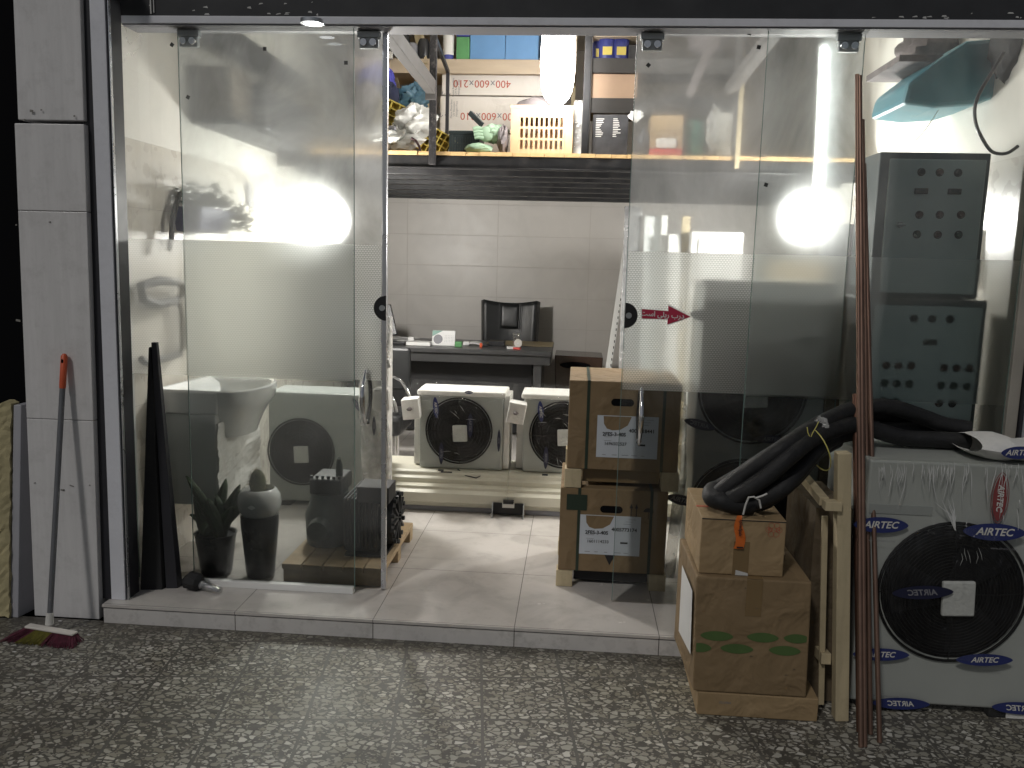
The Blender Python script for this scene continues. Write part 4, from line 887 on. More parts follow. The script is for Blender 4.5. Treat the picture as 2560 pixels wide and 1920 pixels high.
tag(MB().bx(2.0, 2.6, 2.3, 2.7, 0, 1.55).done('carton', 'carton_dk', bevel=.006), 'tall dark carton against the right wall', 'carton')
tag(MB().bx(aY(2060, 560, 2.2)[0], aY(2140, 560, 2.2)[0], 2.2, 2.28, 1.3, aY(2100, 560, 2.2)[2]).done('bracket_table', 'black_matt', bevel=.004), 'dark bracket shelf below the fluorescent tube', 'shelf')

# ------------------------------------------------------------------ outdoor units
def vesica(c, u, v, w, h, n=18):
    out = []
    for i in range(n): t = i/n*pi; out.append(c+u*(w/2*cos(t))+v*(h/2*sin(t)**1.25))
    for i in range(n): t = i/n*pi; out.append(c-u*(w/2*cos(t))-v*(h/2*sin(t)**1.25))
    return out
def logo(par, c, u, v, w, h, blue='blueink', inkc='white_dull', txt='AIRTEC', sub=True, front=(0, -1, 0)):
    c = np.array(c, float); u = np.array(u, float); v = np.array(v, float); f = np.array(front, float)
    o = MB().face(vesica(c, u, v, w, h)).done('logo_print', blue, par)
    MB().text(txt, c+f*.0015, u, v, h*.60, shear=.25, bold=h*.014).done('logo_letters', inkc, o)
def unit(label, x0, x1, y0, y1, z0, z1, fans, casing='casing', film='wrap', logos=(), feet=True, pads=True, rings=11, group=None):
    t = thing('condensing_unit', label, 'condensing unit', ((x0+x1)/2, (y0+y1)/2, z0), group)
    zc0 = z0+(.03 if feet else 0)
    MB().bx(x0, x1, y0, y1, zc0, z1).done('casing', casing, t, bevel=.008)
    if feet:
        for X in (x0+.03, x1-.13): MB().bx(X, X+.1, y0-.005, y1+.005, z0, zc0-.001).done('foot', 'black_matt', t)
    for (fx, fz, R) in fans:
        n = 40
        MB().prism([(fx+R*cos(2*pi*i/n), y0-.001, fz+R*sin(2*pi*i/n)) for i in range(n)], (0, -.002, 0)).done('fan_opening', 'dark_void', t)
        b = MB()
        for k in range(3):
            a0 = k*2*pi/3+.5; pts = []
            for i in range(7): pts.append((fx+R*.9*cos(a0+i*.16), y0-.006, fz+R*.9*sin(a0+i*.16)))
            for i in range(6, -1, -1): pts.append((fx+R*.22*cos(a0+i*.28-.2), y0-.012, fz+R*.22*sin(a0+i*.28-.2)))
            b.face(pts)
        b.cyl((fx, y0-.003, fz), (fx, y0-.014, fz), R*.22, R*.2, 24).done('fan_blades', 'fan', t)
        b = MB()
        for k in range(1, rings+1):
            r = R*1.03*k/rings; b.ring((fx, y0-.022+.010*(k/rings)**2, fz), r, .0013, 'Y', 44, 4)
        for k in range(4):
            a0 = k*pi/2+.04; e = (fx+R*1.04*cos(a0), y0-.006, fz+R*1.04*sin(a0)); mid = (fx+R*.6*cos(a0), y0-.023, fz+R*.6*sin(a0)); b.tube([(fx, y0-.024, fz), mid, e], .0018, 5)
        b.ring((fx, y0-.006, fz), R*1.045, .005, 'Y', 48, 6).done('fan_guard', 'guard', t)
        if pads:
            s_ = R*.26; b = MB(); b.obox((fx+.01, y0-.034, fz-.01), (s_*1.75, .018, s_*2), (1, 0, .05), (0, 1, 0)).done('foam_pad', 'foampad', t, bevel=.006)
    def film_fn(u, v):
        X = x0-.008+(x1-x0+.016)*u; Z = z0+.01+(z1-z0)*v; bul = 0
        for (fx, fz, R_) in fans: bul = max(bul, min(1, max(0, (R_*1.18-math.hypot(X-fx, Z-fz))/(R_*.25))))
        return (X, y0-.010-.036*bul*bul*(3-2*bul)-.003*sin(u*17+v*5)-.004*rng.rand(), Z)
    if film:
        MB().grid(film_fn, 26, 26).done('film_wrap', film, t, smooth=True)
    for (cx_, cz_, w, h, ang, txt, bl, inkc) in logos:
        u = np.array((cos(ang), 0, sin(ang))); v = np.array((-sin(ang), 0, cos(ang)))
        if txt.startswith('-'): txt = txt[1:]; u = -u
        dd = min(math.hypot(cx_-f_[0], cz_-f_[1])-f_[2] for f_ in fans)
        logo(t, (cx_, y0-(.054 if dd < 0 else (.036 if dd < .06 else .019)), cz_), u, v, w, h, bl, inkc, txt)
    return t
D2 = ('inkoval_dark', 'greyink'); B2 = ('blueink', 'white_dull')
def L(px, py, Y, w, h, a=0, txt='AIRTEC', st=B2): q = aY(px, py, Y); return (q[0], q[2], w, h, a, txt, *st)
Yu = -.33; Yf = Yu-.03
su = unit('big film wrapped fan unit on the pavement at the right', 1.865, 2.490, Yu, .14, -.084, .853, [(aY(2378, 1480, Yu)[0], aY(2378, 1480, Yu)[2], .247)],
  casing='casing', film='wrap_heavy', rings=22, logos=[
  L(2484, 1329, Yf, .212, .062, .0), L(2205, 1315, Yf, .190, .058, .02, 'AIRTEC'), L(2459, 1648, Yf, .196, .046, .05),
  L(2205, 1640, Yf, .200, .048, .04), L(2255, 1763, Yf, .205, .046, .03, '-AIRTEC'), L(2555, 1775, Yf, .20, .048, 0, '-AIRTEC'), L(2300, 1475, Yf, .21, .05, .08, '-AIRTEC', D2)])
q = aY(2500, 1245, Yf)
logo(su, q, (0, 0, -1), (1, 0, 0), .168, .048, 'redoval', 'white_dull')
MB().tube(vesica(aY(2500, 1245, Yf-.002), np.array((0, 0, -1.)), X_, .182, .058), .0012, 5, closed=True).done('oval_outline', 'redoval', su)
for px_, py_, w in ((2205, 1352, .05), (2510, 1372, .05), (2470, 1668, .07), (2215, 1740, .08)):
    MB().text('www.airtecco.com', aY(px_, py_, Yf), X_, Z_, .012).done('web_print', 'greyink', su)
q0, q1 = aY(2188, 1260, Yu-.003), aY(2330, 1290, Yu-.003)
MB().bx(1.875, q1[0], Yu-.003, Yu-.0005, q1[2], q0[2]).done('grip_recess', 'casing_dk', su, bevel=.001)
MB().grid(lambda u, v: (1.86+.635*u, Yu-.05+.49*v, .857+.004*rng.rand()+.003*sin(u*20)), 24, 12).done('top_film', 'wrap_heavy', su, smooth=True)
MB().bx(2.42, 2.487, Yu-.01, Yu+.06, -.082, -.052).done('corner_block', 'whitefoam', su)
# wrinkle ridges of the wrap, coloured pale to stand for its highlights
b = MB(); c = aY(2388, 1325, Yf)
for k in range(9):
    a = random.uniform(1.65, 2.15); l = random.uniform(.05, .13); b.tube([c, c+np.array((cos(a)*l*.5, -.004, sin(a)*l*.6)), c+np.array((cos(a)*l+random.uniform(-.02, .02), 0, sin(a)*l))], [.0025, .0018, .0004], 6)
b.done('painted_pleat_glints', 'glint', su, smooth=True)
b = MB(); random.seed(21)
for k in range(64):
    px_ = random.uniform(2195, 2555); py_ = 1160+random.uniform(-6, 14); ln = random.choice((20, 35, 50, 70, 95))*random.uniform(.6, 1.1); dx = random.uniform(-14, 8)*ln/60
    if px_ > 2490 and random.random() < .5: py_ += random.uniform(40, 130)
    p0 = aY(px_, py_, Yf-.004); pm = aY(px_+dx*.3+random.uniform(-4, 4), py_+ln*.5, Yf-.006); p1 = aY(px_+dx, py_+ln, Yf-.003)
    b.tube([p0, (p0+pm)/2+np.array((.001, -.001, 0)), pm, p1], [.0006, .0012, random.uniform(.0008, .0019), .0003], 6)
for k in range(5):
    a0 = aY(random.uniform(2400, 2450), random.uniform(1345, 1470), Yf-.004); b.tube([a0, a0+np.array((random.uniform(-.006, .012), -.002, -.02)), a0+np.array((random.uniform(-.004, .02), 0, -.045))], [.0003, .0009, .0003], 6)
b.done('painted_ridge_glints', 'glint', su, smooth=True)['kind'] = 'stuff'  # pale threads painted as bright reflections along the film creases
# printed plastic bag on top of the unit
t = thing('wrapped_roll', 'milky film wrapped foam block with a blue print on the unit top', 'package', aY(2500, 1150, -.25))
c0 = aY(2500, 1112, -.2)
def pk(u, v):
    a = v*2*pi; X = c0[0]-.12+.34*u; rr_ = .045+.012*sin(u*9)+.01*rng.rand(); return (X+.02*sin(a), -.19+.13*cos(a), .905-.04*u+rr_*.95*sin(a)*(1-.5*(1-u)**3))
MB().grid(pk, 14, 16).done('foam_block', 'whitefoam', t, smooth=True)
logo(t, aY(2548, 1132, -.335), (1, 0, .05), (0, 0, 1), .12, .045, txt='AIRTEC')
# white and dark strips of printed film on the top edge
# small units at the back, on their rails
def small(label, xc, Y0):
    return unit(label, xc-.245, xc+.27, Y0, Y0+.27, .235, .69, [(xc, .475, .195)], rings=10, film='wrap', feet=False,
       logos=[(xc-.14, .62, .13, .035, -pi/2+.1, 'AIRTEC', *B2), (xc+.075, .52, .15, .035, -pi/2, 'AIRTEC', *D2), (xc-.10, .34, .14, .03, -pi/2, 'AIRTEC', *D2), (xc+.25, .43, .14, .02, -pi/2, 'AIRTEC', *D2)])
u1 = small('wrapped fan unit facing the open doorway, left of the two on the rails', .12, 1.72)
u2 = small('wrapped fan unit half hidden by the stacked compressor boxes', .76, 1.72)
for uu, xc in ((u1, .12), (u2, .76)):
    MB().bx(xc-.26, xc+.285, 1.70, 1.98, .692, .722).done('foam_top', 'whitefoam', uu, bevel=.008)
    b = MB(); b.obox((xc-.285, 1.67, .615), (.105, .12, .125), (1, .05, .12*(1 if xc < .5 else -1.4)), (0, 1, 0)).done('corner_foam', 'whitefoam', uu, bevel=.006)
    q = (xc-.285, 1.595, .62); MB().ell(q, (.016, .012, .010), 12, 8, .5).done('foam_hole', 'greycloth', uu)
    MB().bx(xc-.29, xc-.235, 1.78, 1.97, .24, .62).done('side_duct', 'white_dull', uu, bevel=.006)
    MB().bx(xc+.272, xc+.31, 1.74, 1.97, .24, .70).done('side_foam', 'whitefoam', uu, bevel=.006)
    MB().cyl((xc-.12, 1.68, .225), (xc-.085, 1.68, .225), .012).done('valve_cap', 'black_plastic', uu, smooth=True)
    MB().cyl((xc-.083, 1.68, .225), (xc-.02, 1.68, .225), .007).cyl((xc-.05, 1.68, .225), (xc-.05, 1.68, .19), .012).done('valve', 'steel', uu, smooth=True)
    MB().tube([(xc+.0, 1.69, .24), (xc+.05, 1.66, .21), (xc+.12, 1.65, .20), (xc+.19, 1.68, .23)], .004, 6).done('cable', 'black_plastic', uu, smooth=True)
    MB().grid(lambda u, v: (xc-.32+.66*u, 1.60+.36*v, .742+.012*rng.rand()-.05*(1-v)**4), 18, 8).done('top_film', 'wrap', uu, smooth=True)
    b = MB(); random.seed(int(xc*100))
    for k in range(16):
        a0 = np.array((xc+random.uniform(-.2, .24), 1.668, random.uniform(.55, .69))); u_ = np.array((random.uniform(-.09, .09), -.002, random.uniform(-.05, .01)))
        if k > 10: a0 = np.array((xc+random.uniform(-.05, .2), 1.668, random.uniform(.3, .5)))
        b.tube([a0, a0+u_*.5+np.array((0, -.002, .004)), a0+u_], [.0003, .0011, .0003], 5)
    b.done('painted_ridge_glints', 'glint', uu, smooth=True)['kind'] = 'stuff'  # crease highlights of the film, painted as pale threads
    logo(uu, (xc+.06, 1.69, .72), (1, 0, 0), (0, 0, 1), .05, .02, front=(0, -1, 0), txt='AIRTEC')
uC = unit('fan unit standing in the dim corner behind the sink', -1.02, -.40, 1.56, 1.85, .0, .70, [(aY(752, 1130, 1.55)[0], aY(752, 1130, 1.55)[2], .195)], rings=10, casing='casing_dk', film='wrap', logos=[(-.47, .64, .10, .03, -1.0, 'AIRTEC', *D2)])
uD = unit('tall twin fan unit behind the right sliding door', 1.39, 1.97, .62, .98, .0, 1.43, [(1.640, .945, .235), (1.625, .375, .235)], rings=12, casing='casing_dk', film='wrap',
  logos=[L(1752, 1065, .55, .15, .045, -.25, '-AIRTEC', D2), L(1930, 1100, .55, .16, .04, .0, 'AIRTEC', D2), L(1760, 790, .55, .12, .05, -.1), L(1705, 1255, .55, .14, .05, -.2, 'AIRTEC', D2)])
MB().bx(1.97, 2.03, .6, 1.0, .0, 1.40).done('corner_board', 'carton_dk', uD)
MB().bx(1.38, 1.98, .63, .97, 1.432, 1.455).done('foam_top', 'whitefoam', uD, bevel=.01)

# cream rails (long indoor units) under them
def rail(label, x0, x1):
    t = thing('ceiling_unit', label, 'air unit', ((x0+x1)/2, 1.6, 0)); Y = 1.56
    prof = [(Y+.03, .0), (Y+.03, .055), (Y, .062), (Y, .118), (Y+.03, .135), (Y+.03, .152), (Y+.075, .160), (Y+.075, .188), (Y+.095, .200), (Y+.10, .222), (Y+.115, .232), (Y+.45, .232), (Y+.45, 0)]
    MB().prism([(x0, y, z) for y, z in prof], (x1-x0, 0, 0)).done('casing', 'cream', t, bevel=.003)
    MB().bx(x0+.01, x1-.01, Y+.025, Y+.032, .003, .03).done('painted_shadow_strip', 'greyink', t)  # grey strip painted as the shadow along the foot of the casing
    MB().bx(x0+.42, x0+.49, Y+.096, Y+.1, .222, .23).done('vent_slot', 'ink', t); return t
rail('long cream ceiling unit lying on the floor, left one', -.40, .4345); rail('long cream ceiling unit lying on the floor, right one', .4355, 1.5)
a = aY(1233, 1258, 1.54); c = aY(1308, 1293, 1.54)
t = thing('mounting_bracket', 'dark open bracket on the floor at the cream units', 'bracket', ((a[0]+c[0])/2, 1.53, 0))
MB().bx(a[0], c[0], 1.545, 1.56, .012, a[2]).done('plate', 'black_matt', t); MB().bx(a[0]-.004, a[0], 1.49, 1.56, 0, a[2]+.004).bx(c[0], c[0]+.004, 1.49, 1.56, 0, a[2]+.004).done('side_leg', 'steel', t)
MB().bx(a[0]+.055, c[0]-.055, 1.535, 1.544, .055, .085).done('tag', 'white_dull', t); MB().bx(a[0]+.06, c[0]-.06, 1.53, 1.56, a[2]+.001, a[2]+.02).done('clip', 'black_matt', t)

# tall white wrapped thing + visitor chair beside left door edge
x = aY(960, 900, 1.3)[0]
t = thing('wrapped_package', 'tall white film wrapped package behind the left door edge', 'package', (x, 1.3, 0))
MB().grid(lambda u, v: (x-.12+.15*u+.008*rng.rand(), 1.25+.02*sin(u*7+v*9)+.006*rng.rand(), 1.19*v), 8, 30).done('film_sheet', 'wrap_bag', t, smooth=True, solid=.03)
MB().bx(x-.11, x+.02, 1.30, 1.45, 0, 1.10).done('core', 'whitefoam', t, bevel=.02)
MB().obox((x+.01, 1.22, .93), (.1, .06, .05), (1, 0, .3)).done('film_tuck', 'whitefoam', t, bevel=.01)
MB().obox((x+.01, 1.22, .74), (.1, .10, .13), (1, 0, .05)).done('corner_foam', 'whitefoam', t, bevel=.02)
logo(t, (x+.005, 1.225, 1.10), (0, 0, 1), (1, 0, 0), .10, .02); logo(t, (x-.02, 1.15, .60), (0, 0, 1), (1, 0, 0), .11, .02, 'inkoval_dark', 'greyink')
vc = thing('visitor_chair', 'chrome framed black chair between the desk and the units', 'chair', (-.35, 2.5, 0))
q = lambda px, py: aY(px, py, 2.5)
MB().tube([q(960, 945), q(985, 942), q(1003, 952), q(1018, 975), q(1030, 1005)], .012, 10).done('arm_tube', 'chrome', vc, smooth=True)
MB().tube([q(965, 990), q(980, 992), q(988, 1010), q(992, 1030)], .012, 10).tube([q(958, 988), q(972, 992), q(980, 1010), q(983, 1030)], .012, 10).done('arm_tube', 'chrome', vc, smooth=True)
a = q(958, 1030); c = q(1005, 1088)
MB().bx(a[0]-.3, c[0], 2.42, 2.9, c[2], a[2]-.02).done('seat', 'leather', vc, bevel=.03)
for px_ in (978, 992): MB().cyl((q(px_, 1090)[0], 2.5, 0), (q(px_, 1090)[0], 2.5, c[2]), .018).done('leg', 'chrome', vc, smooth=True)
for X in (a[0]-.28,): MB().cyl((X, 2.5, 0), (X, 2.5, c[2]), .018).done('leg', 'chrome', vc, smooth=True)
MB().bx(a[0]-.3, c[0]-.02, 2.88, 2.93, a[2]+.1, .85).done('backrest', 'leather', vc, bevel=.02)

# ------------------------------------------------------------------ compressor boxes
def bigbox(label, x0, x1, y0, y1, z0, z1, code, num, num2, legz, lab, arrows):
    t = thing('compressor_box', label, 'carton', ((x0+x1)/2, (y0+y1)/2, legz))
    MB().bx(x0, x1, y0, y1, z0, z1).done('carton_body', 'carton', t, bevel=.004)
    w = .045 if legz > .1 else .07
    for X in (x0-.008, x1-.07):
        for Yl_ in (y0-.004, y1-.08): MB().bx(X, X+.078, Yl_, Yl_+.08, legz, z0-.001).done('foot', 'rawwood', t, bevel=.003)
    MB().bx(x0+.075, x1-.075, y0+.05, y1-.05, legz+.02, z0-.002).done('base_tray', 'tape' if legz > .1 else 'black_matt', t)
    sx = x0+.082
    MB().bx(sx, sx+.014, y0-.002, y0-.0005, z0, z1).bx(sx, sx+.014, y0, y1, z1+.0005, z1+.002).done('strap', 'strap', t)
    MB().bx(x1-.082, x1-.068, y0-.002, y0-.0005, z0, z1).bx(x1-.082, x1-.068, y0, y1, z1+.0005, z1+.002).done('strap', 'strap', t)
    hx, hz = (x0+x1)/2-.01, z1-.095
    n = 10; pts = [(hx-.035+.017*cos(pi/2+pi*i/n), y0-.001, hz+.017*sin(pi/2+pi*i/n)) for i in range(n+1)]+[(hx+.035+.017*cos(-pi/2+pi*i/n), y0-.001, hz+.017*sin(-pi/2+pi*i/n)) for i in range(n+1)]
    MB().face(pts).done('hand_hole', 'dark_void', t)
    la, lb_, lc, ld = lab
    lo = MB().bx(la, lb_, y0-.0018, y0-.0005, lc, ld).done('label_sheet', 'label_paper', t)
    W = lb_-la; H = ld-lc
    MB().face([(la+W*px_, y0-.0022, lc+H*pz_) for px_, pz_ in ((.10, .985), (.11, .80), (.16, .69), (.25, .65), (.38, .67), (.50, .78), (.56, .985))]).done('torn_patch', 'carton', lo)
    b = MB(); y_ = y0-.0026
    b.text(code, (la+W*.285, y_, lc+H*.555), X_, Z_, .0235, bold=.0008); b.text(num, (la+W*.735, y_, lc+H*.655), X_, Z_, .0235, bold=.0007); b.text(num2, (la+W*.31, y_, lc+H*.33), X_, Z_, .0205, bold=.0003)
    b.bx(la+W*.68, la+W*.80, y_, y_+.0003, lc+H*.30, lc+H*.345); b.done('label_print', 'ink', lo)
    b = MB()
    for k in range(5): b.bx(la+W*(.1+.16*k), la+W*(.1+.16*k)+W*random.uniform(.05, .12), y_, y_+.0003, lc+H*.06, lc+H*.072)
    for (u_, v_) in ((.12, .49), (.12, .40), (.8, .92), (.75, .86), (.72, .80)): b.bx(la+W*u_, la+W*(u_+.12), y_, y_+.0003, lc+H*v_, lc+H*(v_+.008))
    b.done('fine_print', 'greyink', lo)
    if arrows:
        b = MB(); ax_ = x0+.33; az = z1-.10
        for k in (0, .024): b.bx(ax_+k-.002, ax_+k+.002, y0-.0015, y0-.0006, az-.03, az+.018); b.face([(ax_+k-.008, y0-.0015, az+.015), (ax_+k+.008, y0-.0015, az+.015), (ax_+k, y0-.0015, az+.038)])
        b.bx(ax_-.012, ax_+.036, y0-.0015, y0-.0006, az-.042, az-.038)
        ux = ax_+.08; b.face([(ux+.024*cos(pi*i/10), y0-.0015, az+.0+.02*sin(pi*i/10)) for i in range(11)]); b.bx(ux-.0015, ux+.0015, y0-.0015, y0-.0006, az-.034, az+.001); b.done('care_marks', 'ink', t)
        MB().bx(x0+.03, x0+.125, y0-.0035, y0-.0025, z1-.105, z1-.03).done('dark_tape', 'strap', t)
        MB().face([(x0+.215, y0-.0015, z0+.085), (x0+.265, y0-.0015, z0+.085), (x0+.24, y0-.0015, z0+.035)][::-1]).done('down_triangle', 'ink', t)
    return t
bigbox('lower brown compressor box standing on wooden feet', .768, 1.265, .49, .99, .080, .480, '2FES-3-40S', '4005773174', '1601114233', 0, (.862, 1.145, .165, .355), True)
bigbox('upper brown compressor box stacked on the first one', .792, 1.300, .49, .99, .572, .985, '2FES-3-40S', '4000818441', '1696502527', .482, (.925, 1.203, .632, .828), False)
# wrapped pole leaning at the right of the boxes
tag(MB().tube([(1.30, .60, .03), (1.345, .70, .5), (1.33, .78, .95)], .028, 12).done('wrapped_pole', 'wrap_bag', smooth=True), 'plastic wrapped pole standing right of the compressor boxes', 'pole')

# ------------------------------------------------------------------ compressor on its pallet
pt = thing('pallet', 'rough wooden pallet under the black compressor', 'pallet', (-.28, .7, 0))
for Yp in (.365, .68, .99): MB().bx(-.515, -.036, Yp, Yp+.07, 0, .062).done('bearer', 'palletwood', pt, bevel=.003)
for k in range(5): MB().bx(-.52+.098*k, -.52+.098*k+.092, .36, 1.065, .063, .088).done('deck_board', 'palletwood', pt, bevel=.002)
cp = thing('compressor', 'black finned refrigeration compressor on the wooden pallet', 'compressor', (-.25, .7, .089))
b = MB()
for k in range(9): b.bx(-.27+.018*k, -.262+.018*k, .52, .86, .13, .37)
b.done('cooling_fins', 'castiron', cp, bevel=.002)
MB().bx(-.275, -.11, .54, .84, .10, .355).done('crankcase', 'castiron', cp, bevel=.01)
MB().bx(-.20, -.045, .50, .66, .355, .435).done('terminal_box', 'black_matt', cp, bevel=.004)
MB().cyl((-.11, .69, .235), (-.045, .69, .235), .135, .13, 28).done('end_bell', 'castiron', cp, smooth=True)
b = MB()
for k in range(10): a = k*2*pi/10; b.bar((-.040, .69+.03*cos(a), .235+.03*sin(a)), (-.040, .69+.125*cos(a), .235+.125*sin(a)), .012, .02, up=(1, 0, 0)); b.cyl((-.05, .69+.125*cos(a+.3), .235+.125*sin(a+.3)), (-.030, .69+.125*cos(a+.3), .235+.125*sin(a+.3)), .012, n=8)
b.done('end_ribs', 'castiron', cp)
MB().bx(-.26, -.06, .5, .88, .089, .10).done('base_plate', 'castiron', cp)
mo = thing('compressor', 'dark green compressor body behind the left glass', 'compressor', (-.4, .75, .089))
MB().lathe([(.11, 0), (.115, .03), (.12, .15), (.10, .2), (.09, .26)], (-.395, .72, .089), 28, 1, 1.2).done('body', 'castgreen', mo, smooth=True)
MB().cyl((-.395, .56, .20), (-.395, .50, .20), .06, .05, 20).done('port', 'castgreen', mo, smooth=True)
MB().bx(-.47, -.31, .62, .84, .35, .43).done('head', 'castiron', mo, bevel=.01)
b = MB()
for k in range(6): b.cyl((-.46+.028*k, .63, .432), (-.46+.028*k, .63, .446), .008, n=8)
b.done('bolts', 'castiron', mo)
MB().tube([(-.34, .7, .43), (-.335, .68, .50), (-.33, .66, .53)], [.018, .016, .008], 10).done('valve', 'castgreen', mo, smooth=True)

# ------------------------------------------------------------------ left corner
sk = thing('washbasin', 'white washbasin with a wrapped wall cabinet on the left wall', 'washbasin', (-1.19, .7, .3))
def rim(z, s_, r):
    out = []
    for (x, y) in r: out.append((x, y, z))
    return out
n = 24
def outline(k, inset=0):
    pts = []
    for i in range(n):
        t = i/n
        if t < .25: u = t/.25; p = (-1.188+u*.33, .50)
        elif t < .75:
            a = -pi/2+(t-.25)/.5*pi; p = (-.86+.15*cos(a)*1.0, .775+.275*sin(a))
        else: u = (t-.75)/.25; p = (-.86-u*.328, 1.05)
        pts.append(p)
    cx_, cy_ = -.95, .775
    return [((x-cx_)*k+cx_ if inset or x > -1.1 else x, (y-cy_)*k+cy_) for x, y in pts]
layers = [(.60, .62), (.72, .70), (.86, .76), (.97, .80), (1.0, .845), (1.0, .862), (.97, .868), (.90, .862)]
b = MB(); vs = []; fs = []
for k, z_ in layers: vs += [(x, y, z_) for x, y in outline(k)]
for i in range(len(layers)-1):
    for j in range(n): fs.append((i*n+j, i*n+(j+1) % n, (i+1)*n+(j+1) % n, (i+1)*n+j))
# bowl hollow
for q_, (k, z_) in enumerate(((.80, .835), (.62, .77), (.35, .745))): vs += [((x+.93)*k-.93+.02, (y-.775)*k+.775, z_) for x, y in outline(1)]
base = len(layers)
for i in range(base-1, base+2):
    for j in range(n): fs.append((i*n+j, i*n+(j+1) % n, (i+1)*n+(j+1) % n, (i+1)*n+j))
fs += [tuple(range(n))[::-1], tuple((base+2)*n+j for j in range(n))]
b.add(vs, fs).done('basin', 'ceramic', sk, smooth=True)
MB().bx(-1.188, -.873, .495, .512, .755, .862).done('basin_edge', 'ceramic', sk, bevel=.008)
MB().bx(-1.186, -.892, .52, 1.04, .30, .75).done('cabinet', 'bluewhite', sk, bevel=.006)
MB().grid(lambda u, v: (-.882+.004*sin(v*14)+.005*rng.rand(), .512+.54*u+.006*rng.rand(), .285+.42*v+.008*rng.rand()), 14, 22).done('foam_sheet', 'whitefoam', sk, solid=.01)
# towel rail
t = thing('towel_rail', 'bent grey pipe rail on the left wall above the basin', 'rail', (-1.17, .55, 1.15))
MB().tube([(-1.15, .36, 1.36), (-1.13, .50, 1.385), (-1.13, .70, 1.37), (-1.15, .80, 1.33), (-1.15, .74, 1.28), (-1.15, .5, 1.27), (-1.15, .38, 1.30)], .021, 10, closed=True).done('upper_loop', 'rail_grey', t, smooth=True)
MB().tube([(-1.16, .76, 1.30), (-1.16, .79, 1.2), (-1.16, .79, 1.05), (-1.16, .75, 1.01), (-1.16, .4, 1.005), (-1.16, .36, 1.03)], .017, 10).done('lower_rail', 'rail_grey', t, smooth=True)
# wall planter
t = thing('wall_planter', 'blue basket planter with leaves hung on the left wall', 'plant', (-1.1, .9, 1.62))
MB().hexa([(-1.185, .78, 1.62), (-1.06, .78, 1.62), (-1.06, 1.12, 1.62), (-1.185, 1.12, 1.62), (-1.188, .75, 1.74), (-1.03, .75, 1.74), (-1.03, 1.15, 1.74), (-1.188, 1.15, 1.74)]).done('basket', 'planterblue', t, bevel=.008)
b = MB(); random.seed(5)
for k in range(420):
    c = np.array((random.uniform(-1.17, -1.02), random.uniform(.76, 1.2), 1.75+abs(random.gauss(0, .045)))); 
    if k > 300: c = np.array((random.uniform(-1.05, -.98), random.uniform(1.1, 1.3), 1.76-random.random()*.12))
    a = random.uniform(0, 6.3); u = np.array((cos(a), sin(a), random.uniform(-.4, .6))); v = np.cross(u, (0, 0, 1)); l = random.uniform(.035, .06)
    b.face([c, c+u*l*.5+v*l*.45, c+u*l, c+u*l*.5-v*l*.45])
b.done('leaves', 'leaf', t)
MB().tube([(-1.15, .65, 1.52), (-1.15, .68, 1.68), (-1.15, .76, 1.80), (-1.14, .84, 1.83)], [.012, .014, .012, .006], 8).done('stem', 'black_matt', t, smooth=True)
tag(MB().bx(-1.187, -1.17, 1.70, 1.78, 1.80, 1.94).done('wall_thermometer', 'greyink', bevel=.006), 'narrow grey thermometer high on the left wall', 'thermometer')
# leaning black panels
q0 = aZ(372, 1475, 0); 
t = MB().hexa([(-1.11, .175, 0), (-1.015, .19, 0), (-1.0, .255, 0), (-1.105, .255, 0), (-1.055, .225, 1.10), (-1.052, .235, 1.10), (-1.05, .262, 1.10), (-1.058, .262, 1.10)]).done('leaning_panel', 'black_matt', bevel=.002)
tag(t, 'black panel offcut leaning against the white jamb', 'panel')
t = MB().hexa([(-1.005, .205, 0), (-.955, .215, 0), (-.950, .255, 0), (-1.0, .257, 0), (-1.05, .237, 1.12), (-1.028, .24, 1.12), (-1.028, .262, 1.12), (-1.05, .262, 1.12)]).done('leaning_panel', 'black_frame', bevel=.002)
tag(t, 'dark strip leaning on the black panel offcut', 'panel')
# plants
t = thing('potted_plant', 'snake plant with broad pointed leaves in a dark pot', 'plant', (-.86, .42, 0))
MB().lathe([(.065, 0), (.072, .01), (.095, .19), (.10, .20), (.09, .20), (.085, .185)], (-.865, .43, 0), 24).done('pot', 'pot_dark', t, smooth=True)
random.seed(8)
tips = [(460, 1192), (480, 1245), (560, 1200), (595, 1215), (515, 1250), (610, 1260), (535, 1240), (500, 1275), (575, 1270), (545, 1290), (470, 1290)]
for i, (px_, py_) in enumerate(tips):
    tip = aY(px_, py_, .43+random.uniform(-.05, .06)); base_ = np.array((-.865+random.uniform(-.05, .05), .43+random.uniform(-.04, .04), .18))
    d = tip-base_; sd_ = np.cross(d, (0, 1, 0)); sd_ /= np.linalg.norm(sd_); b = MB()
    def lf(u, v, base_=base_, d=d, sd_=sd_):
        w = .030*(sin(pi*min(1, .18+v*.82))**.7)*(1 if v < .98 else .1); return base_+d*v+sd_*(u-.5)*2*w+np.array((0, -.012*(1-abs(u-.5)*2)+.03*sin(v*2), 0))
    b.grid(lf, 4, 10).done('leaf', 'leaf', t, smooth=True, solid=.003)
t = thing('vase', 'tall tapered black vase with a round pale rim bowl and cactus', 'plant', (-.645, .43, 0))
MB().lathe([(.062, 0), (.066, .01), (.088, .26), (.088, .30)], (-.648, .43, 0), 28).done('vase_body', 'pot_dark', t, smooth=True)
MB().lathe([(.078, .301), (.096, .325), (.102, .36), (.095, .40), (.078, .425), (.070, .428), (.066, .42), (.065, .40)], (-.648, .43, 0), 32).done('rim_bowl', 'ceramic', t, smooth=True)
b = MB(); cc = np.array((-.655, .43, .45)); b.ell(cc, (.038, .038, .065), 16, 12, .1); o = b.done('cactus', 'cactus', t, smooth=True)
b = MB()
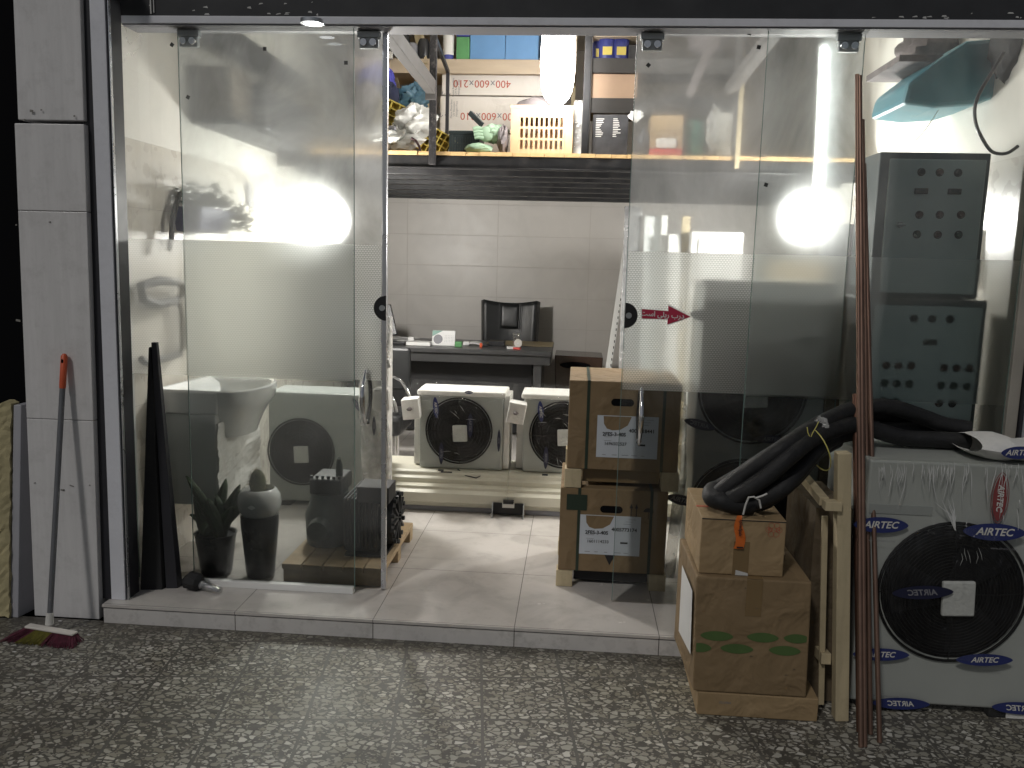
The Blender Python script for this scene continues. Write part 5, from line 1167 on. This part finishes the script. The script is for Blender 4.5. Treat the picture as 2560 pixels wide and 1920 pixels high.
for k in range(260):
    a = random.uniform(0, 2*pi); th = math.acos(random.uniform(-.4, 1)); d = np.array((sin(th)*cos(a), sin(th)*sin(a), cos(th))); p_ = cc+d*np.array((.038, .038, .065)); e = p_+d*.016+np.array([random.uniform(-.006, .006) for _ in range(3)]); s_ = np.array((.0007, 0, .0007)); b.face([p_-s_, p_+s_, e])
b.done('spines', 'rawwood', o)
MB().lathe([(.0, .405), (.064, .405)], (-.648, .43, 0), 20).done('soil', 'black_matt', t)
# hand blower / nozzle lying on the step
t = thing('hair_dryer', 'black nozzle with a clear tube lying on the doorstep', 'tool', aZ(490, 1478, 0))
c = aZ(480, 1476, 0)+np.array((.0, .01, .042)); d = np.array((.95, -.18, -.12)); d /= np.linalg.norm(d)
MB().tube([c-d*.035+(0, 0, .01), c-d*.02, c+d*.03, c+d*.045], [.028, .043, .040, .026], 9).done('nozzle_head', 'black_matt', t)
MB().cyl(c+d*.04-(0, 0, .006), c+d*.145-(0, 0, .012), .021, .016, 18).done('clear_tube', 'clearp', t, smooth=True)
MB().cyl(c+d*.05-(0, 0, .006), c+d*.14-(0, 0, .012), .010, .009, 10).done('inner_rod', 'greyink', t)

# ------------------------------------------------------------------ broom
B0 = aY(125, 1540, -.14); B1 = aY(161, 884, .012)
br = thing('broom', 'broom with magenta and yellow bristles leaning on the pillar', 'broom', aZ(110, 1620, -.084))
d = B1-B0; MB().cyl(B0, B0+d*.87, .0115, .0115, 14).done('stick', 'grey_stick', br, smooth=True)
cp_ = MB().tube([B0+d*.868, B0+d*.88, B0+d*.99, B0+d*1.0], [.0125, .0135, .0135, .006], 14).done('grip', 'orange', br, smooth=True)
MB().ell(B0+d*.972+np.array((0, -.0125, 0)), (.005, .004, .010), 10, 8).done('hang_hole', 'dark_void', cp_)
hd = aY(107, 1578, -.17)
MB().cyl(B0+(0, 0, .015), B0-(d/np.linalg.norm(d))*.035, .014, .017, 14).done('neck', 'white_dull', br, smooth=True)
a, c = aY(68, 1564, -.16), aY(188, 1584, -.19)
MB().bar(a, c, .034, .010).done('head_bar', 'whitebox', br, bevel=.004)
def bris(name, mat, u0, u1, seed):
    b = MB(); rs = np.random.RandomState(seed)
    for k in range(int(900*(u1-u0))):
        u = rs.uniform(u0, u1); w = rs.uniform(-.02, .02); p_ = a+(c-a)*u+np.array((0, w, -.008))
        f_ = (u-.60)*.075-.03*(1-u); e = np.array((p_[0]+f_, p_[1]-.01+w*1.2+rs.uniform(-.006, .006)-.02, -.082+.004*rs.rand()))
        mid = (p_+e)/2+np.array((rs.uniform(-.003, .003), -.004, .0)); s_ = np.array((.0018, 0, 0)); n_ = np.array((0, .0018, 0))
        b.add([p_-s_, p_+s_, mid+s_, mid-s_, e+s_*.7, e-s_*.7, p_-n_, p_+n_, mid+n_, mid-n_, e+n_, e-n_], [(0, 1, 2, 3), (3, 2, 4, 5), (6, 7, 8, 9), (9, 8, 10, 11)])
    b.hexa([a+(c-a)*u0+(0, -.014, -.07), a+(c-a)*u1+(0, -.014, -.07), a+(c-a)*u1+(0, .012, -.07), a+(c-a)*u0+(0, .012, -.07), a+(c-a)*u0+(0, -.014, -.008), a+(c-a)*u1+(0, -.014, -.008), a+(c-a)*u1+(0, .014, -.008), a+(c-a)*u0+(0, .014, -.008)])
    b.done('bristles', mat, br, label=name)
bris('magenta bristles', 'magenta', .0, .2, 1); bris('yellow bristles', 'yellowb', .2, .55, 2); bris('magenta bristles', 'magenta', .55, 1.0, 3)
# litter
for (px_, py_, lb) in ((222, 1588, 'tiny white scrap on the pavement just right of the broom head'), (36, 1630, 'tiny white scrap in front of the broom bristles'), (150, 1553, 'pale crumb at the foot of the pillar behind the broom'), (655, 1620, 'small white scrap on the open pavement before the step')):
    q = aZ(px_, py_, -.083); a0 = random.uniform(0, 3)
    o = MB().face([q+np.array((.010*cos(a0+k*pi/2.5), .005*sin(a0+k*pi/2.5), .0015)) for k in range(5)]).done('litter_scrap', 'paper'); tag(o, lb, 'litter')

# ------------------------------------------------------------------ cartons on the pavement
Yc = -.45
t = thing('wooden_base', 'shallow pale wooden base under the big carton', 'pallet', (1.5, -.3, -.084))
a, c = aY(1745, 1728, Yc), aY(2040, 1800, -.435)
MB().bx(a[0], c[0], Yc, -.02, -.083, .004).done('front_slab', 'carton_lt', t, bevel=.004)
MB().text('GLORIA', aY(1812, 1757, Yc-.001), X_, Z_, .012, shear=.3).done('stamp', 'greyink', t)
bc = thing('big_carton', 'big brown carton with green leaf prints on the pavement', 'carton', (1.46, -.28, .005))
x0, x1 = aY(1740, 1722, Yc)[0]-.01, aY(2016, 1742, Yc)[0]; zt = .435
MB().hexa([(x0, Yc, .006), (x1, Yc, .006), (x1+.0, -.0, .006), (x0-.02, -.02, .006), (x0-.012, Yc, zt), (x1-.012, Yc, zt), (x1-.01, -.03, zt), (x0-.02, -.03, zt)]).done('carton_body', 'carton', bc, bevel=.006)
b = MB()
for (px_, py_, w) in ((1792, 1590, .115), (1907, 1594, .11), (1842, 1622, .115), (1962, 1627, .11)):
    q = aY(px_, py_, Yc-.002); b.face(vesica(q, X_, Z_, w, .036))
q = aY(1992, 1597, Yc-.002); b.face([p for p in vesica(q, X_, Z_, .09, .034) if p[0] < x1-.012]); q = aY(1750, 1619, Yc-.002); b.face([p for p in vesica(q, X_, Z_, .08, .034) if p[0] > x0-.004])
b.done('leaf_print', 'greenink', bc)
MB().add([(x0-.019, -.42, .37), (x0-.0235, -.16, .37), (x0-.022, -.16, .10), (x0-.0125, -.42, .13)], [(0, 1, 2, 3)]).done('side_label', 'paper', bc)
MB().bx(x0-.0135, x0-.012, -.30, -.21, .385, .405).done('hand_hole', 'dark_void', bc)
MB().bx((x0+x1)/2-.035, (x0+x1)/2+.02, Yc-.0015, Yc-.0006, .30, zt-.002).bx((x0+x1)/2-.035, (x0+x1)/2+.02, Yc+.001, -.04, zt+.0005, zt+.0015).done('tape_strip', 'tape', bc)
random.seed(17)
for k in range(7):
    q = np.array((random.uniform(x0+.02, x1-.04), Yc-.0016, random.uniform(.03, .40))); MB().face([q, q+np.array((.006+.01*random.random(), 0, .002)), q+np.array((.004, 0, .005*random.random()+.002))]).done('scuff', 'carton_dk', bc)
s2 = thing('small_carton', 'small brown carton with an orange tag, on the big one', 'carton', (1.42, -.25, .436))
a, c = aY(1755, 1290, -.42), aY(1957, 1437, -.42)
X0, X1, ZT = a[0], c[0], .642
MB().bx(X0, X1, -.42, -.02, .4365, ZT).done('carton_body', 'carton_lt', s2, bevel=.004)
MB().bx(X0+.001, X1-.001, -.4215, -.42, ZT-.006, ZT-.003).done('flap_gap', 'ink', s2)
MB().bx((X0+X1)/2-.03, (X0+X1)/2+.025, -.4212, -.4203, .437, .56).done('tape_strip', 'tape', s2)
MB().face([(X0+.127, -.4218, .437), (X0+.172, -.4218, .437), (X0+.17, -.4218, .446), (X0+.128, -.4218, .456)]).done('torn_tape', 'flake', s2)
MB().bx(X0-.001, X0+.12, -.29, -.275, ZT+.0005, ZT+.0015).done('orange_line', 'redink', s2)
q = aY(1935, 1325, -.4215); b = MB(); b.text('R1-24', q, X_, Z_, .018)
for k in range(6): a_ = k*pi/3; b.ring(q+np.array((.018*cos(a_), 0, .018*sin(a_))), .010, .0005, 'Y', 16, 4)
b.done('round_stamp', 'redink', s2)
tg = thing('shipping_tag', 'orange tag hanging over the front of the small carton', 'tag', aY(1858, 1370, -.43))
def tagfn(u, v):
    w = .017*(.55+.45*min(1, (1-v)*2.2)); q_ = aY(1846, 1372, -.428); ztop = ZT+.012; return (q_[0]+(u-.5)*2*w+.006*sin(v*6), -.4265-.003*sin(v*9+u*3)+.03*max(0, v-.93)*8*.4, q_[2]+(ztop-q_[2])*v)
MB().grid(tagfn, 6, 20).done('tag_strip', 'orange_tag', tg, smooth=True)
MB().text('speedpak', aY(1852, 1320, -.433), -Z_, X_, .016, bold=.0003).bx(aY(1848, 1368, -.433)[0]-.009, aY(1848, 1368, -.433)[0]+.014, -.434, -.4335, aY(1848, 1368, -.433)[2]-.003, aY(1848, 1368, -.433)[2]+.002).done('tag_print', 'ink', tg)
rb = MB(); pts = [aY(*q_, y_) for q_, y_ in (((1858, 1286), -.42), ((1864, 1262), -.425), ((1872, 1243), -.43), ((1885, 1242), -.43), ((1898, 1250), -.425), ((1902, 1270), -.42))]
rb.tube(pts, .0035, 6).tube([aY(1890, 1245, -.43), aY(1905, 1240, -.43), aY(1918, 1234, -.43)], .0035, 6); rb.done('white_tie', 'white_dull', tg, smooth=True)

# black insulation tubes
random.seed(2)
tubes = [
 [((1790, 1240), -.33), ((1830, 1208), -.34), ((1880, 1170), -.35), ((1950, 1125), -.36), ((2010, 1085), -.36), ((2070, 1050), -.36), ((2140, 1022), -.34), ((2225, 1018), -.30), ((2300, 1040), -.26), ((2360, 1062), -.25), ((2422, 1072), -.25)],
 [((1815, 1250), -.36), ((1850, 1235), -.38), ((1910, 1195), -.39), ((1970, 1145), -.40), ((2025, 1100), -.40), ((2080, 1075), -.40), ((2140, 1062), -.38), ((2220, 1085), -.34), ((2300, 1103), -.33), ((2420, 1112), -.33)],
 [((1860, 1262), -.35), ((1900, 1250), -.36), ((1960, 1215), -.37), ((2010, 1160), -.37), ((2050, 1115), -.37), ((2110, 1085), -.34), ((2200, 1075), -.26), ((2300, 1075), -.2), ((2400, 1085), -.2)],
 [((1790, 1225), -.28), ((1850, 1190), -.28), ((1930, 1140), -.30), ((2000, 1095), -.31), ((2060, 1062), -.31), ((2130, 1040), -.28), ((2210, 1035), -.22), ((2290, 1055), -.17)],
 [((1880, 1272), -.31), ((1930, 1240), -.31), ((1990, 1190), -.32), ((2040, 1130), -.33), ((2090, 1100), -.33)],
]
def smoothp(P, m_=4):
    P = [np.array(p, float) for p in P]; out = []
    for i in range(len(P)-1):
        p0 = P[max(0, i-1)]; p1 = P[i]; p2 = P[i+1]; p3 = P[min(len(P)-1, i+2)]
        for k in range(m_):
            t_ = k/m_; out.append(.5*((2*p1)+(-p0+p2)*t_+(2*p0-5*p1+4*p2-p3)*t_**2+(-p0+3*p1-3*p2+p3)*t_**3))
    return out+[P[-1]]
lbs = ['topmost black foam tube arching from the small carton to the unit', 'front black foam tube, lying lowest on the unit top', 'middle black foam tube of the yellow-tied bundle', 'rear black foam tube behind the arching one', 'short black foam tube folded under the bundle']
for i, tb_ in enumerate(tubes):
    P = [aY(*q_, y_+.23*max(0, min(1, (q_[0]-1960)/150))) for q_, y_ in tb_]
    P = smoothp(P)
    P = [np.array((p_[0], p_[1], max(p_[2], (ZT+.033 if p_[0] < 1.57 else (.890 if p_[0] > 1.87 else -1))))) for p_ in P]
    t = thing('foam_tube', lbs[i], 'insulation tube', P[0], 'black insulation tubes tied in a bundle')
    MB().tube(P, .0315, 14).done('tube_wall', 'foam_tube', t, smooth=True)
    if i in (0, 1):
        q_ = P[-7 if i == 0 else -8]; u = P[-4]-q_; u /= np.linalg.norm(u)
        MB().obox(q_+np.array((0, -.022, .014)), (.03, .002, .010), u, (0, 1, -.6)).done('tube_label', 'paper', t)
    e = P[-1]; u = P[-1]-P[-2]; u /= np.linalg.norm(u); MB().cyl(e, e+u*.0015, .012, .012, 12).done('bore', 'dark_void', t)
# fold of the bundle end
P = smoothp([aY(1800, 1222, -.27), aY(1782, 1228, -.30), aY(1780, 1243, -.34), aY(1800, 1252, -.37), aY(1840, 1262, -.37), aY(1880, 1262, -.36)])
P = [np.array((p_[0], p_[1], max(p_[2], ZT+.03))) for p_ in P]
tt = thing('foam_tube', 'folded black foam tube end resting on the small carton', 'insulation tube', P[0], 'black insulation tubes tied in a bundle'); MB().tube(P, .034, 14).done('tube_wall', 'foam_tube', tt, smooth=True)
# yellow tie
c = aY(2042, 1122, -.26)
t = thing('yellow_tie', 'thin yellow tie around the black tube bundle', 'tie', c)
u = np.array((.36, 0, -.93)); ring = [c+u*.084*cos(a)+np.array((.2, -1, .08))*.088*sin(a) for a in np.linspace(0, 2*pi, 24, endpoint=False)]
MB().tube(ring, .0022, 6, closed=True).done('loop', 'yellowtie', t)
k0 = aY(2026, 1096, -.33); MB().tube([k0, k0+(.006, 0, .02), k0+(.018, 0, .045), k0+(.024, 0, .062)], .0018, 5).tube([k0, k0+(-.01, 0, .02), k0+(-.014, 0, .04)], .0018, 5).done('loose_ends', 'yellowtie', t)
lump('plastic_wad', 'crumpled pale yellow film behind the tube bundle', 'film', 2050, 1072, -.25, (.03, .02, .035), 'wrap_bag', .5, seed=41)

# wooden frame on the pavement
wf = thing('timber_crate', 'pale timber packing crate side beside the tall unit', 'crate', (1.8, -.35, -.084))
pb, ptp = aY(2100, 1795, -.41), aY(2107, 1130, -.41)
MB().bar(pb, ptp, .047, .05, up=(0, 1, 0)).done('post', 'rawwood', wf, bevel=.003)
e = aY(2068, 1262, -.43); MB().bar(e+(.045, 0, 0), e-(.012, 0, 0), .045, .032, up=(0, 0, 1)).done('stub', 'rawwood', wf, bevel=.002)
s_ = aY(1992, 1172, -.05); MB().bar(e+(-.004, .023, .004), s_, .032, .03).done('rail', 'rawwood', wf, bevel=.002)
e2 = aY(2060, 1655, -.41); s3 = aY(2015, 1590, -.12); MB().bar(e2+(.015, .025, .0), s3, .035, .04).done('rail', 'rawwood', wf, bevel=.002)
MB().bar(aY(2062, 1290, -.36), aY(2052, 1760, -.36), .02, .01, up=(0, 1, 0)).done('batten', 'rawwood', wf)
MB().bx(1.70, 1.83, -.30, .1, -.08, .66).done('side_sheet', 'carton_dk', wf)

# copper pipes
def pipe(label, p0, p1, r, mat, z=None):
    t = thing('copper_pipe', label, 'copper pipe', p0, 'copper pipes leaning in a bundle')
    MB().cyl(p0, p1, r, r, 18).done('pipe_wall', mat, t, smooth=True)
    d = (p1-p0)/np.linalg.norm(p1-p0); MB().cyl(p1, p1+d*.001, r*.7, r*.7, 14).done('bore', 'dark_void', t)
A = aZ(2156, 1868, -.083); Bt = aY(2146, 187, .11)
pipe('longest copper pipe, at the left of the bundle, front', aZ(2162, 1866, -.083), aY(2149, 190, .10), .0085, 'copper')
pipe('copper pipe tight against the longest one', aZ(2152, 1868, -.083), aY(2143, 187, .11), .0085, 'copper')
pipe('copper pipe behind the middle of the bundle', aZ(2176, 1835, -.083), aY(2156, 300, .08), .0085, 'copper')
pipe('right-hand copper pipe, its foot apart from the others', aZ(2199, 1856, -.083), aY(2160, 410, .06), .0085, 'copper')
pipe('short dull copper bar left of the bundle', aZ(2150, 1830, -.083), aY(2139, 985, -.12), .0125, 'copper_dk')

# ------------------------------------------------------------------ control cabinets behind the right pane
def cabinet(label, x0, x1, y0, y1, z0, z1, btns, disp, knob):
    t = thing('control_cabinet', label, 'control cabinet', ((x0+x1)/2, (y0+y1)/2, z0))
    MB().bx(x0, x1, y0, y1, z0, z1).done('housing', 'panel_dark', t, bevel=.006)
    MB().bx(x0+.04, x1-.022, y0-.014, y0-.001, z0+.02, z1-.03).done('door', 'panel_teal', t, bevel=.004)
    for (px_, py_, mt) in btns:
        q_ = aY(px_, py_, y0-.015); o = MB().cyl(q_, q_-np.array((0, .012, 0)), .0135, .011, 18).done('push_button', mt, t, smooth=True)
        MB().ring(q_-np.array((0, .002, 0)), .0155, .002, 'Y', 20, 5).done('button_collar', 'black_plastic', o)
    for (px_, py_, w, h) in disp:
        q_ = aY(px_, py_, y0-.015); o = MB().bx(q_[0]-w/2, q_[0]+w/2, q_[1]-.01, q_[1], q_[2]-h/2, q_[2]+h/2).done('meter', 'black_plastic', t, bevel=.002)
        MB().bx(q_[0]-w*.3, q_[0]+w*.3, q_[1]-.0115, q_[1]-.0105, q_[2]-h*.28, q_[2]+h*.28).done('meter_window', 'display', o)
    for (px_, py_) in knob:
        q_ = aY(px_, py_, y0-.015); MB().cyl(q_, q_-np.array((0, .012, 0)), .014, .012, 16).cyl(q_-np.array((.018, .012, 0)), q_+np.array((.018, -.012, 0)), .005).done('door_lock', 'steel', t, smooth=True)
    return t
B_ = lambda L_, m_='btn': [(x, y, m_) for x, y in L_]
cabinet('upper control cabinet with two meters behind the right pane', 2.085, 2.545, .50, .78, 1.402, 2.02,
  B_([(2303, 430), (2395, 432)])+B_([(2349, 431)], 'btn_r')+B_([(2298, 537), (2349, 537), (2402, 537)], 'btn_r')+B_([(2292, 586), (2396, 587)], 'btn_g')+B_([(2344, 587)], 'btn_r'), [(2302, 478, .055, .024), (2385, 479, .055, .024)], [(2250, 562)])
o = cabinet('lower control cabinet with rows of buttons behind the right pane', 2.075, 2.59, .50, .80, .72, 1.398,
  B_([(2283, 796), (2329, 797), (2373, 798)])+B_([(2214, 913), (2244, 914), (2276, 914), (2357, 919), (2389, 920), (2421, 921)], 'btn_r')+B_([(2210, 957), (2240, 958), (2271, 959), (2350, 963), (2382, 964), (2415, 966)], 'btn_g')+B_([(2207, 1001), (2237, 1003), (2347, 1008), (2380, 1009)]), [(2323, 855, .053, .024)], [])
tag(MB().bx(2.06, 2.6, .48, .85, .0, .718).done('carton', 'carton_dk', bevel=.006), 'dark carton carrying the control cabinets', 'carton')
# silver framed meter box right of the upper cabinet
a = aY(2475, 575, .9); t = thing('switch_box', 'small silver framed box on the right wall beside the cabinet', 'box', (2.63, 1.0, 1.55))
MB().bx(2.60, 2.659, .85, 1.1, 1.48, 1.72).done('box_body', 'silver', t, bevel=.004); MB().bx(2.592, 2.599, .87, 1.08, 1.50, 1.69).done('box_door', 'steel', t, bevel=.002)
# teal tub on a high bracket
t = thing('water_tub', 'teal plastic tub on a high bracket behind the right pane', 'tub', aY(2400, 200, .8))
cT = aY(2450, 170, .95)
P0 = [aY(*q_, .80) for q_ in ((2258, 258), (2272, 205), (2350, 145), (2420, 100), (2490, 95), (2560, 100), (2560, 190), (2500, 240), (2430, 262), (2340, 268))]
MB().prism(P0[::-1], (0, .45, 0)).done('tub_shell', 'teal', t, bevel=.02)
MB().bx(2.25, 2.655, .85, 1.3, 2.47, 2.50).done('bracket', 'greycloth', t)
lump('sack', 'grey cloth sack behind the teal tub', 'bag', 2330, 130, 1.3, (.16, .12, .11), 'greycloth', .25, seed=51)
lump('sack', 'dark bundle at the top right corner above the tub', 'bag', 2540, 120, .7, (.10, .12, .14), 'black_matt', .25, seed=52)
P = smoothp([aY(*q_, .42) for q_ in ((2510, 130), (2480, 180), (2450, 230), (2437, 270), (2440, 310), (2455, 345), (2475, 375), (2495, 384), (2520, 382), (2545, 365))])
tag(MB().tube(P, .007, 10).done('cable_loop', 'black_plastic', smooth=True), 'black cable looping down in front of the teal tub', 'cable')
P = smoothp([aY(*q_, .9) for q_ in ((2350, 268), (2330, 300), (2300, 340), (2262, 372))])
tag(MB().tube(P, .0018, 6).done('thin_cable', 'white_dull', smooth=True), 'thin pale wire hanging under the teal tub', 'cable')
